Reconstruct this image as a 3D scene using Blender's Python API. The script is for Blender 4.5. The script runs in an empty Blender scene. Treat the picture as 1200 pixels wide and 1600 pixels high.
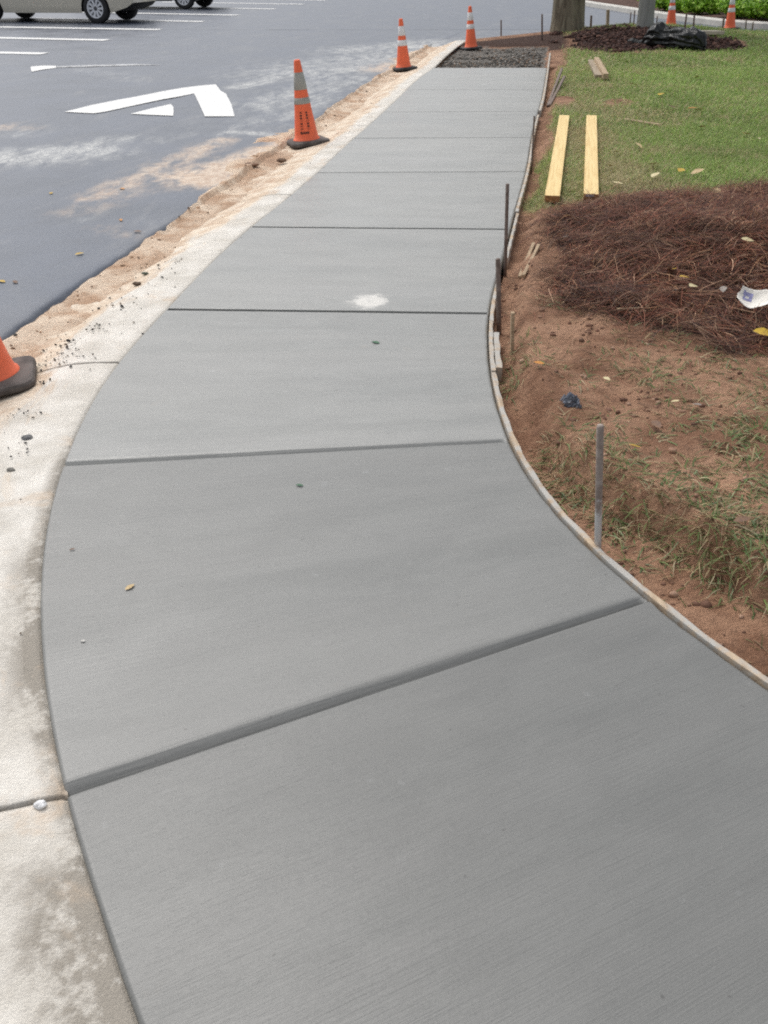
import bpy, bmesh, math, random
import numpy as np
from mathutils import Vector, noise as mnoise

# ------------------------------------------------------------------ camera, sky, sun, exposure
random.seed(7); RNG = np.random.default_rng(11)
scene = bpy.context.scene
C = scene.collection
FPX, CAM_H, HZ = 1420.0, 1.45, -70.0            # focal length and horizon row of the 1200 x 1600 photograph
TH = math.atan((800 - HZ) / FPX); ST, CT = math.sin(TH), math.cos(TH)
cam_d = bpy.data.cameras.new('camera'); cam = bpy.data.objects.new('camera', cam_d); C.objects.link(cam)
cam.location = (0, 0, CAM_H); cam.rotation_euler = (math.pi / 2 - TH, 0, 0)
cam_d.sensor_fit = 'VERTICAL'; cam_d.sensor_height = 24; cam_d.lens = 24 * FPX / 1600
cam_d.clip_start = .05; cam_d.clip_end = 2000
scene.camera = cam
scene.render.resolution_x, scene.render.resolution_y = 768, 1024

SUN_EL, SUN_ROT = math.radians(58), math.radians(-35)
world = bpy.data.worlds.new('World'); scene.world = world; world.use_nodes = True
wn = world.node_tree.nodes; wl = world.node_tree.links; wn.clear()
sky = wn.new('ShaderNodeTexSky'); sky.sky_type = 'NISHITA'; sky.sun_disc = False
sky.sun_elevation = SUN_EL; sky.sun_rotation = SUN_ROT; sky.air_density = 1.0; sky.dust_density = 4.0; sky.ozone_density = 1.0
hsv = wn.new('ShaderNodeHueSaturation'); hsv.inputs['Saturation'].default_value = .28
bg = wn.new('ShaderNodeBackground'); bg.inputs['Strength'].default_value = .15
wo = wn.new('ShaderNodeOutputWorld')
wl.new(sky.outputs[0], hsv.inputs['Color']); wl.new(hsv.outputs[0], bg.inputs['Color']); wl.new(bg.outputs[0], wo.inputs['Surface'])
sun_d = bpy.data.lights.new('sun', 'SUN'); sun_d.energy = .9; sun_d.angle = math.radians(35); sun_d.color = (1, .97, .93)
sun = bpy.data.objects.new('sun', sun_d); C.objects.link(sun)
sdir = Vector((math.sin(SUN_ROT) * math.cos(SUN_EL), math.cos(SUN_ROT) * math.cos(SUN_EL), math.sin(SUN_EL)))
sun.rotation_euler = sdir.to_track_quat('Z', 'Y').to_euler()
vs = scene.view_settings
vs.view_transform = 'Standard'; vs.look = 'None'; vs.gamma = 1; vs.use_curve_mapping = False; vs.exposure = .15
scene.cycles.use_denoising = False; scene.cycles.filter_width = 2.0

# ------------------------------------------------------------------ helpers: positions
def ray(px, py):
    X = (px - 600) / FPX; Y = (py - 800) / FPX
    return X, CT - Y * ST, -(ST + Y * CT)
def G(px, py, z=0.0):                            # where a sight line meets level z
    x, y, d = ray(px, py); t = (CAM_H - z) / -d
    return x * t, y * t
def up_at(base, px, py):                         # point above 'base' (same depth) on a sight line
    x, y, d = ray(px, py); t = base[1] / y
    return Vector((x * t, base[1], CAM_H + d * t))
def proj(x, y, z):                               # world -> photograph position (arrays)
    dz = z - CAM_H; f = y * CT - dz * ST; u = y * ST + dz * CT
    return 600 + FPX * x / f, 800 - FPX * u / f
def sstep(a, b, x):
    t = np.clip((x - a) / (b - a), 0, 1); return t * t * (3 - 2 * t)
_perm = np.random.default_rng(3).permutation(4096)
def vnoise(x, y, seed=0):
    xi = np.floor(x).astype(np.int64); yi = np.floor(y).astype(np.int64); xf = x - xi; yf = y - yi
    u = xf * xf * (3 - 2 * xf); v = yf * yf * (3 - 2 * yf)
    h = lambda a, b: _perm[(_perm[(a + seed * 57) & 4095] + b) & 4095] / 4095.0
    return (h(xi, yi) * (1 - u) + h(xi + 1, yi) * u) * (1 - v) + (h(xi, yi + 1) * (1 - u) + h(xi + 1, yi + 1) * u) * v
def fbm(x, y, sc, oct=4, seed=0):
    x = np.asarray(x, float); y = np.asarray(y, float); r = 0; a = .5; f = 1 / sc
    for i in range(oct):
        r = r + a * (vnoise(x * f + 31.7 * i, y * f + 17.3 * i, seed + i) - .5) * 2; a *= .5; f *= 2.03
    return r
def curve_xy(pts, smooth=9):                     # smooth monotone-in-y curve  y -> x
    p = np.array(pts, float); p = p[np.argsort(p[:, 1])]
    ys = np.arange(p[0, 1], p[-1, 1], .02); xs = np.interp(ys, p[:, 1], p[:, 0])
    w = np.minimum(6 + (np.maximum(ys, 0) * 3).astype(int), 36)
    cs = np.concatenate([[0], np.cumsum(xs)]); n = len(xs); i = np.arange(n)
    for _ in range(2):
        cs = np.concatenate([[0], np.cumsum(xs)])
        k = np.minimum(w, np.minimum(i, n - 1 - i)); xs = (cs[i + k + 1] - cs[i - k]) / (2 * k + 1)
    return ys, xs
Lpts = [(.95, -.5), (.6, -.25), (.25, .02), (-.05, .32), (-.28, .62)] + [G(*p) for p in [(210,1597),(192,1537),(180,1487),(163,1443),(143,1393),(125,1337),(113,1297),(100,1243),(87,1197),(77,1133),(68,1083),(62,1017),(58,960),(60,893),(63,860),(74,800),(86,745),(97,722),(107,697),(125,657),(149,612),(171,577),(197,548),(240,503),(301,438),(350,389),(385,358),(420,332),(485,280),(534,231),(576,196),(618,157),(653,122),(677,107),(697,86),(720,68),(738,58)]] + [(2.3, 24.0), (2.6, 26)]
Rpts = [(2.6, .15), (2.2, .35), (1.8, .6), (1.4, .92), (1.1, 1.27)] + [G(*p) for p in [(1200,1075),(1150,1040),(1067,980),(1003,932),(947,880),(924,859),(886,828),(843,778),(820,740),(797,698),(788,671),(774,632),(765,583),(762,544),(761,498),(768,460),(786,405),(805,328),(824,265),(829,225),(834,195),(841,175),(847,156),(852,124),(855,105)]] + [(3.1, 19), (4.0, 24.5), (4.3, 26)]
Apts = [(.5, -1.2), (-.1, -.6), (-.6, .1), (-1.0, .8), (-1.3, 1.5), (-1.56, 2.2), (-1.72, 2.9), (-1.79, 3.5)] + [G(*p, z=-.035) for p in [(0,521),(31,512),(70,484),(101,460),(150,425),(192,400),(245,365),(297,330),(350,291),(385,264),(450,222),(499,185),(541,154),(597,119),(650,85),(670,70)]] + [(1.5, 22), (2.0, 24), (2.6, 27)]
Ly, Lx = curve_xy(Lpts); Ry, Rx = curve_xy(Rpts); Ay, Ax = curve_xy(Apts)
L = lambda y: np.interp(y, Ly, Lx)
R = lambda y: np.interp(y, Ry, Rx)
def A(y): return np.interp(y, Ay, Ax) + .03 * fbm(np.asarray(y) * 1.0, np.asarray(y) * 0 + 4.2, .35, 4, 5)
Y_END = G(760, 106)[1]                           # far end of the poured slabs

def y_far(x):                                    # edge of the street behind the lawn
    return np.interp(x, [1.4, 1.93, 3.87, 5.47, 6.6, 7.3, 8.5, 14, 40], [20.6, 21.2, 23.5, 24.2, 23.6, 23.0, 22.5, 21.5, 20])
def terrain_z(x, y):                             # bare earth on the right of the path
    x = np.asarray(x, float); y = np.asarray(y, float)
    d = x - R(y)
    px, py = proj(x, y, .04)
    tw = .10 + .24 * sstep(2.9, 1.9, y)
    h = .045 * sstep(5.5, 3.0, y) + .02 + .015 * sstep(2.9, 2.2, y)
    k_ = sstep(2.9, 2.2, y); bank = sstep(tw * (.7 + .25 * k_), tw * (1.35 - .2 * k_) + .06 - .02 * k_, d + .05 * fbm(x, y, .25, 3, 2))
    z = -.055 + (.055 + h) * bank
    beyond = sstep(Y_END - .05, Y_END + .05, y)
    z = z * (1 - beyond) + beyond * (.0 + .03 * sstep(0, 1.5, d))
    lawn = sstep(5.6, 7.0, y)
    z = z + (.022 * fbm(x, y, .45, 3, 8) + .024 * fbm(x, y, .10, 4, 9) * (1 - .8 * lawn)) * (.25 + .75 * sstep(.02, .3, d)) * (1 - .5 * lawn)
    z = z + (.12 + .09 * fbm(x, y, .42, 3, 15)) * np.exp(-(((x - 2.2) / .95) ** 2 + ((y - 5.1) / .85) ** 2) ** 1.5) * sstep(.15, .6, d)
    mul = np.exp(-(((x - 5.6) / 1.7) ** 2 + ((y - 20.6) / 2.3) ** 2) ** 2)
    z = z + mul * (.16 + .05 * fbm(x, y, .5, 3, 12))
    return z
def GT(px, py, lift=0.0):                        # sight line -> point on the earth
    x, y, d = ray(px, py); t = np.geomspace(.8, 45, 5000)
    below = CAM_H + d * t < terrain_z(x * t, y * t) + lift
    k = int(np.argmax(below)) if below.any() else len(t) - 1
    tt = float(t[k]); return Vector((x * tt, y * tt, float(terrain_z(x * tt, y * tt)) + lift))

# ------------------------------------------------------------------ helpers: meshes and properties
def link(name, me, m=None, parent=None):
    o = bpy.data.objects.new(name, me); C.objects.link(o)
    if m is not None and me is not None and len(me.materials) == 0: me.materials.append(m)
    if parent is not None: o.parent = parent
    return o
def tag(o, label=None, cat=None, group=None, kind=None):
    if label: o['label'] = label
    if cat: o['category'] = cat
    if group: o['group'] = group
    if kind: o['kind'] = kind
    return o
def empty(name, loc=(0, 0, 0), rot=(0, 0, 0)):
    o = bpy.data.objects.new(name, None); C.objects.link(o); o.location = loc; o.rotation_euler = rot
    o.empty_display_size = .1
    return o
def mesh(name, v, f, smooth=False):
    me = bpy.data.meshes.new(name); me.from_pydata([tuple(p) for p in v], [], f); me.update()
    if smooth: me.polygons.foreach_set('use_smooth', [True] * len(me.polygons))
    return me
def tri_mesh(name, v, t, col=None, smooth=False):
    me = bpy.data.meshes.new(name); v = np.asarray(v, np.float32); t = np.asarray(t, np.int32)
    me.vertices.add(len(v)); me.vertices.foreach_set('co', v.ravel())
    me.loops.add(t.size); me.loops.foreach_set('vertex_index', t.ravel())
    me.polygons.add(len(t)); me.polygons.foreach_set('loop_start', np.arange(0, t.size, t.shape[1], dtype=np.int32))
    me.update(calc_edges=True)
    if smooth: me.polygons.foreach_set('use_smooth', np.ones(len(t), bool))
    if col is not None: set_col(me, 'col', col)
    return me
def set_col(me, name, col):
    c = np.ones((len(me.vertices), 4), np.float32); c[:, :3] = col
    a = me.attributes.new(name, 'FLOAT_COLOR', 'POINT'); a.data.foreach_set('color', c.ravel())
def set_f(me, name, val):
    a = me.attributes.new(name, 'FLOAT', 'POINT'); a.data.foreach_set('value', np.asarray(val, np.float32).ravel())
def set_uv(me, uv):                              # uv per vertex
    idx = np.empty(len(me.loops), np.int32); me.loops.foreach_get('vertex_index', idx)
    l = me.uv_layers.new(name='uv'); l.data.foreach_set('uv', np.asarray(uv, np.float32)[idx].ravel())
def grid_faces(nr, nc, flip=False):
    i = np.arange(nr - 1)[:, None] * nc + np.arange(nc - 1)[None]
    q = np.stack([i, i + 1, i + nc + 1, i + nc], -1).reshape(-1, 4)
    return q[:, ::-1] if flip else q
def box_mesh(name, sx, sy, sz, bev=.003, seg=2, z0=0):
    bm = bmesh.new(); bmesh.ops.create_cube(bm, size=1)
    for v in bm.verts: v.co = Vector((v.co.x * sx, v.co.y * sy, (v.co.z + .5) * sz + z0))
    if bev: bmesh.ops.bevel(bm, geom=bm.edges[:], offset=bev, segments=seg, affect='EDGES')
    me = bpy.data.meshes.new(name); bm.to_mesh(me); bm.free(); return me
def lathe(name, prof, n=32, ang=None):
    v = []; f = []
    for r, z in prof:
        for k in range(n):
            a = 2 * math.pi * k / n; v.append((r * math.cos(a), r * math.sin(a), z))
    for i in range(len(prof) - 1):
        for k in range(n):
            a = i * n + k; b = i * n + (k + 1) % n; f.append((a, b, b + n, a + n))
    return mesh(name, v, f, True)
def tube(name, pts, rad, n=7, cap=True):
    pts = [Vector(p) for p in pts]; v = []; f = []
    for i, p in enumerate(pts):
        t = (pts[min(i + 1, len(pts) - 1)] - pts[max(i - 1, 0)]).normalized()
        a = t.orthogonal().normalized() if i == 0 else (a - t * a.dot(t)).normalized()
        b = t.cross(a); r = rad[i] if hasattr(rad, '__len__') else rad
        for k in range(n):
            q = 2 * math.pi * k / n; v.append(p + (a * math.cos(q) + b * math.sin(q)) * r)
    for i in range(len(pts) - 1):
        for k in range(n):
            x = i * n + k; y = i * n + (k + 1) % n; f.append((x, y, y + n, x + n))
    if cap: f.append(tuple(range(n))[::-1]); f.append(tuple(range((len(pts) - 1) * n, len(pts) * n)))
    return mesh(name, v, f, True)

# ------------------------------------------------------------------ helpers: materials
class M:
    def __init__(s, name, rough=.8, spec=.5):
        s.m = bpy.data.materials.new(name); s.m.use_nodes = True; s.t = s.m.node_tree; s.N = s.t.nodes
        s.b = s.N['Principled BSDF']; s.b.inputs['Roughness'].default_value = rough
        s.b.inputs['Specular IOR Level'].default_value = spec; s._tc = None
    def n(s, typ, ins=None, **kw):
        x = s.N.new(typ)
        for k, v in kw.items(): setattr(x, k, v)
        for k, v in (ins or {}).items(): s.set(x.inputs[k], v)
        return x
    def set(s, sock, v):
        if isinstance(v, bpy.types.NodeSocket): s.t.links.new(v, sock)
        elif isinstance(v, (tuple, list)) and len(v) == 3 and sock.type == 'RGBA': sock.default_value = (*v, 1)
        else: sock.default_value = v
    def obj(s):
        if not s._tc: s._tc = s.n('ShaderNodeTexCoord')
        return s._tc.outputs['Object']
    def uv(s):
        return s.n('ShaderNodeUVMap', uv_map='uv').outputs[0]
    def attr(s, name, col=False):
        a = s.n('ShaderNodeAttribute', attribute_name=name); return a.outputs['Color' if col else 'Fac']
    def mp(s, vec, scale=(1, 1, 1), rot=(0, 0, 0), loc=(0, 0, 0)):
        return s.n('ShaderNodeMapping', {'Vector': vec, 'Scale': scale, 'Rotation': rot, 'Location': loc}).outputs[0]
    def noise(s, vec, scale, detail=4, rough=.55, dist=0.0):
        return s.n('ShaderNodeTexNoise', {'Vector': vec, 'Scale': scale, 'Detail': detail, 'Roughness': rough, 'Distortion': dist}).outputs[0]
    def vor(s, vec, scale, out='Distance', **kw):
        return s.n('ShaderNodeTexVoronoi', {'Vector': vec, 'Scale': scale}, **kw).outputs[out]
    def ramp(s, fac, lo, hi, a=0.0, b=1.0):
        return s.n('ShaderNodeMapRange', {'Value': fac, 'From Min': lo, 'From Max': hi, 'To Min': a, 'To Max': b}, interpolation_type='SMOOTHSTEP').outputs[0]
    def math(s, op, a, b=0.0, clamp=False):
        return s.n('ShaderNodeMath', {0: a, 1: b}, operation=op, use_clamp=clamp).outputs[0]
    def mix(s, fac, a, b, blend='MIX'):
        x = s.n('ShaderNodeMix', data_type='RGBA', blend_type=blend)
        s.set(x.inputs[0], fac); s.set(x.inputs[6], a); s.set(x.inputs[7], b); return x.outputs[2]
    def bump(s, h, dist=.01, strength=1.0, prev=None):
        x = s.n('ShaderNodeBump', {'Height': h, 'Distance': dist, 'Strength': strength})
        if prev is not None: s.set(x.inputs['Normal'], prev)
        return x.outputs[0]
    def out(s, col=None, rough=None, normal=None, **kw):
        if col is not None: s.set(s.b.inputs['Base Color'], col)
        if rough is not None: s.set(s.b.inputs['Roughness'], rough)
        if normal is not None: s.set(s.b.inputs['Normal'], normal)
        for k, v in kw.items(): s.set(s.b.inputs[k], v)
        return s.m
def simple(name, col, rough=.7, var=.15, scale=20, spec=.5, bump=0.0, metallic=0.0):
    m = M(name, rough, spec); nz = m.noise(m.obj(), scale, 5, .6)
    k = m.ramp(nz, .25, .75, 1 - var, 1 + var)
    c = m.mix(1.0, col, m.n('ShaderNodeCombineColor', {0: k, 1: k, 2: k}).outputs[0], 'MULTIPLY')
    nr = m.bump(nz, bump, 1.0) if bump else None
    return m.out(c, None, nr, Metallic=metallic)

# fresh broom-finished concrete
m = M('fresh_concrete', .55, .6); uv = m.uv(); ob = m.obj()
broom = m.noise(m.mp(uv, (5, 230, 1)), 1, 3, .7); broom2 = m.noise(m.mp(uv, (1.2, 50, 1)), 1, 4, .6)
blot = m.noise(m.mp(uv, (.45, 1.6, 1)), 1.6, 4, .55, .6); band = m.noise(m.mp(uv, (.25, 5.5, 1)), 1, 3, .5, .3)
fine = m.noise(ob, 240, 2, .6); grit = m.noise(ob, 60, 5, .7)
c = m.mix(m.ramp(blot, .2, .8), (.168, .172, .163), (.206, .208, .197))
c = m.mix(m.ramp(m.noise(m.mp(uv, (1, 2.6, 1)), 2.8, 7, .68, .5), .38, .66, 0, .48), c, (.244, .247, .234))
c = m.mix(m.ramp(band, .38, .70, 0, .30), c, (.265, .262, .250))
c = m.mix(m.ramp(broom2, .45, .8, 0, .14), c, (.125, .128, .122))
c = m.mix(m.ramp(broom, .5, .85, 0, .26), c, (.09, .092, .088))
c = m.mix(m.ramp(m.noise(ob, 7, 5, .65), .58, .76, 0, .32), c, (.27, .27, .262))
c = m.mix(m.ramp(m.noise(ob, 12, 4, .6), .66, .75, 0, .45), c, (.33, .335, .33))
c = m.mix(m.ramp(m.noise(ob, 4.2, 4, .6), .66, .76, 0, .30), c, (.25, .215, .175))
c = m.mix(m.ramp(grit, .55, .8, 0, .35), c, (.12, .115, .108))
pit = m.ramp(m.noise(ob, 45, 2, .5), .72, .79); c = m.mix(m.math('MULTIPLY', pit, .6), c, (.06, .057, .053))
c = m.mix(m.ramp(fine, .3, .7, 0, .22), c, (.34, .34, .33))
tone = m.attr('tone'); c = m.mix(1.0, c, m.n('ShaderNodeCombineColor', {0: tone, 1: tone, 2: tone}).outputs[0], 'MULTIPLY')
dust = m.ramp(m.math('ADD', m.attr('dust'), m.math('MULTIPLY', m.math('SUBTRACT', m.noise(ob, 16, 7, .72), .5), 2.0)), .30, 1.0)
dust = m.math('MULTIPLY', dust, m.ramp(m.attr('dust'), .02, .2))
c = m.mix(m.math('MULTIPLY', dust, .92), c, (.70, .68, .63))
hh = m.math('ADD', m.math('MULTIPLY', broom, 1.0), m.math('ADD', m.math('MULTIPLY', broom2, .6), m.math('MULTIPLY', grit, .35)))
CONC = m.out(c, m.ramp(blot, .3, .7, .34, .46), m.bump(hh, .0026, .42))

# older pale kerb concrete with clay washed over it
m = M('kerb_concrete', .85, .3); ob = m.obj(); uv = m.uv()
n1 = m.noise(ob, 5, 6, .6); n2 = m.noise(ob, 38, 5, .65); n3 = m.noise(m.mp(uv, (1.6, 4, 1)), 1.5, 7, .7, .5)
c = m.mix(m.ramp(n1, .3, .7), (.60, .565, .50), (.80, .765, .70))
c = m.mix(m.ramp(n2, .45, .8, 0, .40), c, (.50, .46, .40))
st = m.math('MULTIPLY', m.attr('stain'), m.ramp(m.math('ADD', n1, m.math('MULTIPLY', n2, .5)), .55, .85))
c = m.mix(st, c, (.33, .30, .255)); c = m.mix(m.ramp(m.noise(ob, 2.6, 7, .7, .4), .54, .70, 0, .55), c, (.62, .47, .33))
cl = m.math('ADD', m.attr('clay'), m.math('MULTIPLY', m.math('SUBTRACT', n3, .5), 1.7))
c = m.mix(m.ramp(cl, .28, .62, 0, .9), c, m.mix(m.ramp(m.noise(ob, 7, 7, .7, .3), .35, .65), (.58, .43, .30), (.80, .69, .55)))
c = m.mix(m.math('MULTIPLY', m.ramp(cl, .55, 1.0), m.ramp(m.noise(m.mp(uv, (1.2, 4, 1), (0, 0, 0), (5, 3, 0)), 1.3, 8, .75, .3), .50, .68, 0, .8)), c, (.40, .24, .155))
c = m.mix(m.ramp(m.vor(ob, 55), .1, .02, 0, .5), c, (.25, .21, .17))
crk = m.attr('crack'); c = m.mix(crk, c, (.10, .09, .075))
KERB = m.out(c, None, m.bump(m.math('ADD', m.math('MULTIPLY', n2, .7), m.noise(ob, 160, 3, .6)), .008, .5))

# asphalt with dust and tracked clay
m = M('asphalt', .5, .6); ob = m.obj()
ag = m.noise(ob, 170, 3, .7); mid = m.noise(ob, 1.3, 5, .6); stv = m.mp(ob, (1.1, .35, 1), (0, 0, math.radians(-28)))
stre = m.noise(stv, 1.6, 6, .62, .5)
c = m.mix(m.ramp(mid, .3, .7), (.060, .076, .108), (.104, .124, .164))
c = m.mix(m.ramp(ag, .45, .8, 0, .5), c, (.14, .14, .14))
c = m.mix(m.ramp(stre, .50, .78, 0, .30), c, (.22, .22, .22))
c = m.mix(m.ramp(m.noise(m.mp(ob, (2.2, .35, 1), (0, 0, math.radians(-18))), 2.0, 6, .65), .56, .74, 0, .35), c, (.25, .25, .25))
dn = m.noise(m.mp(ob, (1.5, .6, 1), (0, 0, math.radians(-40))), 4.2, 8, .72, .15)
d = m.math('MULTIPLY', m.attr('dust'), m.ramp(m.math('ADD', dn, m.math('MULTIPLY', m.attr('dust'), .22)), .50, .84))
rd = m.mp(ob, (1, 1, 1), (0, 0, math.radians(20)))
trk = m.noise(m.mp(rd, (5.5, .22, 1)), 1.0, 6, .65); trk2 = m.noise(m.mp(rd, (14, .5, 1), (0, 0, 0), (3, 7, 0)), 1.0, 5, .6)
c = m.mix(m.ramp(trk, .53, .72, 0, .30), c, (.24, .24, .24)); c = m.mix(m.ramp(trk2, .58, .75, 0, .28), c, (.035, .037, .042))
c = m.mix(m.ramp(m.noise(ob, 75, 3, .6), .60, .72, 0, .45), c, (.20, .20, .20)); c = m.mix(m.ramp(m.noise(ob, 60, 3, .6), .62, .72, 0, .5), c, (.03, .03, .033))
d = m.math('MULTIPLY', d, m.math('MULTIPLY', m.ramp(m.noise(ob, 30, 6, .75), .36, .56, .15, 1), m.ramp(trk2, .35, .6, .45, 1)))
c = m.mix(d, c, (.58, .58, .55))
k = m.math('MULTIPLY', m.attr('clay'), m.ramp(m.math('ADD', m.noise(m.mp(ob, (1.2, .5, 1), (0, 0, math.radians(-40))), 6, 8, .7, .2), m.math('MULTIPLY', m.attr('clay'), .22)), .50, .82))
c = m.mix(k, c, m.mix(m.ramp(m.noise(ob, 20, 4), .35, .65), (.48, .33, .22), (.66, .53, .40)))
ASPH = m.out(c, m.ramp(mid, .3, .7, .34, .46), m.bump(ag, .004, .5))

# earth, lawn floor, straw floor, gravel bed: weights painted per vertex
m = M('earth', .92, .25); ob = m.obj()
e1 = m.noise(ob, 3.2, 6, .62); e2 = m.noise(ob, 17, 6, .66); e3 = m.noise(ob, 90, 4, .65)
c = m.mix(m.ramp(e1, .38, .62), (.215, .112, .066), (.385, .225, .142))
c = m.mix(m.ramp(e2, .48, .75, 0, .7), c, (.15, .08, .052))
c = m.mix(m.ramp(e3, .5, .8, 0, .4), c, (.47, .30, .20))
lw = m.ramp(m.math('ADD', m.attr('lawn'), m.math('MULTIPLY', m.math('SUBTRACT', e2, .5), .7)), .3, .62)
lc = m.mix(m.ramp(e1, .35, .65), (.17, .22, .065), (.25, .28, .12)); lc = m.mix(m.ramp(e2, .4, .7, 0, .7), lc, (.24, .20, .11))
c = m.mix(lw, c, lc)
sw = m.ramp(m.math('ADD', m.attr('straw'), m.math('MULTIPLY', m.math('SUBTRACT', e2, .5), .5)), .3, .6)
c = m.mix(sw, c, m.mix(m.ramp(e3, .3, .7), (.03, .014, .010), (.09, .046, .030)))
gw = m.ramp(m.math('ADD', m.attr('gravel'), m.math('MULTIPLY', m.math('SUBTRACT', m.noise(ob, 2.2, 5, .65), .5), 1.2)), .45, .75); gv = m.n('ShaderNodeTexVoronoi', {'Vector': ob, 'Scale': 32.0}).outputs['Color']
gray = m.n('ShaderNodeRGBToBW', {0: gv}).outputs[0]
c = m.mix(gw, c, m.mix(m.ramp(gray, .2, .8), (.07, .063, .055), (.24, .22, .195)))
EARTH = m.out(c, None, m.bump(m.math('ADD', m.math('MULTIPLY', e2, 1.4), m.math('MULTIPLY', e3, .45)), .03, .8))

def vcol(name, rough=.6, spec=.35, trans=0.0):
    m = M(name, rough, spec); return m.out(m.attr('col', True), None, None, **({'Subsurface Weight': 0.0}))
def vcol_thin(name, rough, k):
    m = M(name, rough, .3); c = m.attr('col', True); m.out(c); tr = m.n('ShaderNodeBsdfTranslucent', {'Color': c}); mx = m.n('ShaderNodeMixShader', {0: k})
    m.t.links.new(m.b.outputs[0], mx.inputs[1]); m.t.links.new(tr.outputs[0], mx.inputs[2]); m.t.links.new(mx.outputs[0], m.N['Material Output'].inputs['Surface']); return m.m
BLADE = vcol_thin('grass_blade', .55, .35); NEEDLE = vcol('straw_needle', .65, .3); STONE = vcol('crushed_stone', .85, .3); LEAFY = vcol_thin('shrub_leaf', .5, .35)
PAINT = (lambda m: m.out(m.mix(m.ramp(m.noise(m.obj(), 9, 6, .7), .62, .8, 0, .35), (.80, .80, .78), (.35, .35, .35)), None, m.bump(m.noise(m.obj(), 150, 3), .003, .5)))(M('road_paint', .6, .4))
PAINT_WORN = (lambda m: m.out(m.mix(m.ramp(m.noise(m.obj(), 5, 7, .72), .40, .62, 0, .8), (.62, .63, .64), (.14, .145, .15))))(M('worn_road_paint', .6, .4))
def cone_mat(name, col, dirt, amt):
    m = M(name, .5, .4); nz = m.noise(m.mp(m.obj(), (1, 1, .5)), 16, 6, .7)
    return m.out(m.mix(m.ramp(nz, .5, .78, 0, amt), col, dirt), m.ramp(nz, .3, .7, .42, .6))
ORANGE = cone_mat('orange_vinyl', (1.0, .19, .08), (.75, .20, .11), .4)
BAND = cone_mat('white_reflective_band', (.88, .88, .88), (.50, .48, .45), .4)
BAND_DIRTY = cone_mat('dirty_reflective_band', (.42, .42, .38), (.13, .12, .10), .85)
RUBBER = simple('black_rubber', (.055, .053, .052), .8, .5, 14, .3, .004)
RUBBER_DUST = simple('dusty_black_rubber', (.115, .10, .092), .85, .45, 10, .3, .004)
INK = simple('black_stencil_ink', (.06, .03, .025), .7, .2)
def wood(name, base, dark, rough=.7, sc=1.0, mort=None):
    m = M(name, rough, .35); ob = m.obj()
    g = m.noise(m.mp(ob, (60 * sc, 2.2 * sc, 60 * sc)), 1, 5, .6, .5); kn = m.noise(ob, 3.5 * sc, 3, .5)
    c = m.mix(m.ramp(g, .38, .7, 0, .8), base, dark); c = m.mix(m.ramp(kn, .6, .72, 0, .5), c, dark); c = m.mix(m.ramp(m.noise(m.mp(ob, (.6, 9, .6)), 1, 4, .7), .58, .75, 0, .6), c, dark); c = m.mix(m.ramp(m.vor(m.mp(ob, (7, 1.6, 7)), 1), .10, .04, 0, .8), c, (dark[0] * .4, dark[1] * .35, dark[2] * .3))
    if mort: c = m.mix(m.ramp(m.noise(ob, 9, 6, .7), .40, .58, 0, .95), c, mort)
    return m.out(c, None, m.bump(g, .002, .6))
PINE = wood('new_pine_lumber', (.86, .66, .32), (.66, .44, .17), .6)
PINE_END = simple('pine_end_grain', (.36, .17, .06), .8, .35, 60)
PINE_OLD = wood('weathered_lumber', (.40, .33, .24), (.24, .18, .12))
FORM = wood('form_board_wood', (.56, .44, .31), (.30, .21, .14), .85, 1.5, (.46, .45, .42))
LATH = wood('lath_wood', (.50, .38, .25), (.30, .20, .12), .8, 2)
def rusty(name, lo, hi, splash=False):
    m = M(name, .75, .4); ob = m.obj(); c = m.mix(m.ramp(m.noise(ob, 40, 5, .7), .35, .7), lo, hi)
    if splash:
        z = m.n('ShaderNodeSeparateXYZ', {0: ob}).outputs[2]
        w = m.math('ADD', m.ramp(z, .26, -.02), m.math('MULTIPLY', m.math('SUBTRACT', m.noise(ob, 55, 5, .7), .5), 1.1))
        c = m.mix(m.ramp(w, .35, .62), c, (.70, .69, .68))
    return m.out(c, None, m.bump(m.noise(ob, 120, 3), .004, .5))
STEEL = rusty('rusty_stake_steel', (.15, .11, .09), (.28, .22, .19))
STEEL_SPLASH = rusty('splashed_stake_steel', (.27, .215, .185), (.42, .36, .32), True)

# ------------------------------------------------------------------ ground sheet and asphalt
def sheet(name, x0, x1, y0, y1, z, m):
    return link(name, mesh(name, [(x0, y0, z), (x1, y0, z), (x1, y1, z), (x0, y1, z)], [(0, 1, 2, 3)]), m)
tag(sheet('ground', -600, 600, -300, 900, -.35, simple('far_earth', (.16, .15, .09), .95, .3, .4)), kind='structure')

def seg_d(x, y, a, b):
    ax, ay = a; bx, by = b; dx, dy = bx - ax, by - ay
    t = np.clip(((x - ax) * dx + (y - ay) * dy) / (dx * dx + dy * dy), 0, 1)
    return np.hypot(x - ax - t * dx, y - ay - t * dy), t
def smear(x, y, pa, pb, w, ga=1.0):              # soft streak between two places, width w metres
    d, t = seg_d(x, y, G(*pa), G(*pb)); return ga * sstep(w, w * .15, d)
ASPH_Z = -.035
yy = np.concatenate([np.arange(-1.1, 3, .1), np.arange(3, 24, .045)])
oo = np.concatenate([[0, .015, .04], np.arange(.08, 6, .06), np.geomspace(6.1, 70, 26)])
YY, OO = np.meshgrid(yy, oo, indexing='ij'); XX = A(YY) - OO
ZZ = np.full_like(XX, ASPH_Z) + .004 * fbm(XX, YY, .5, 2, 4); ZZ[:, 0] -= .05; ZZ[:, 1] -= .012; ZZ[:, 2] -= .002
ZZ -= .006 * np.exp(-(OO / .12) ** 2) * np.clip(fbm(XX, YY, .12, 3, 6) + .2, 0, 1)
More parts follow.
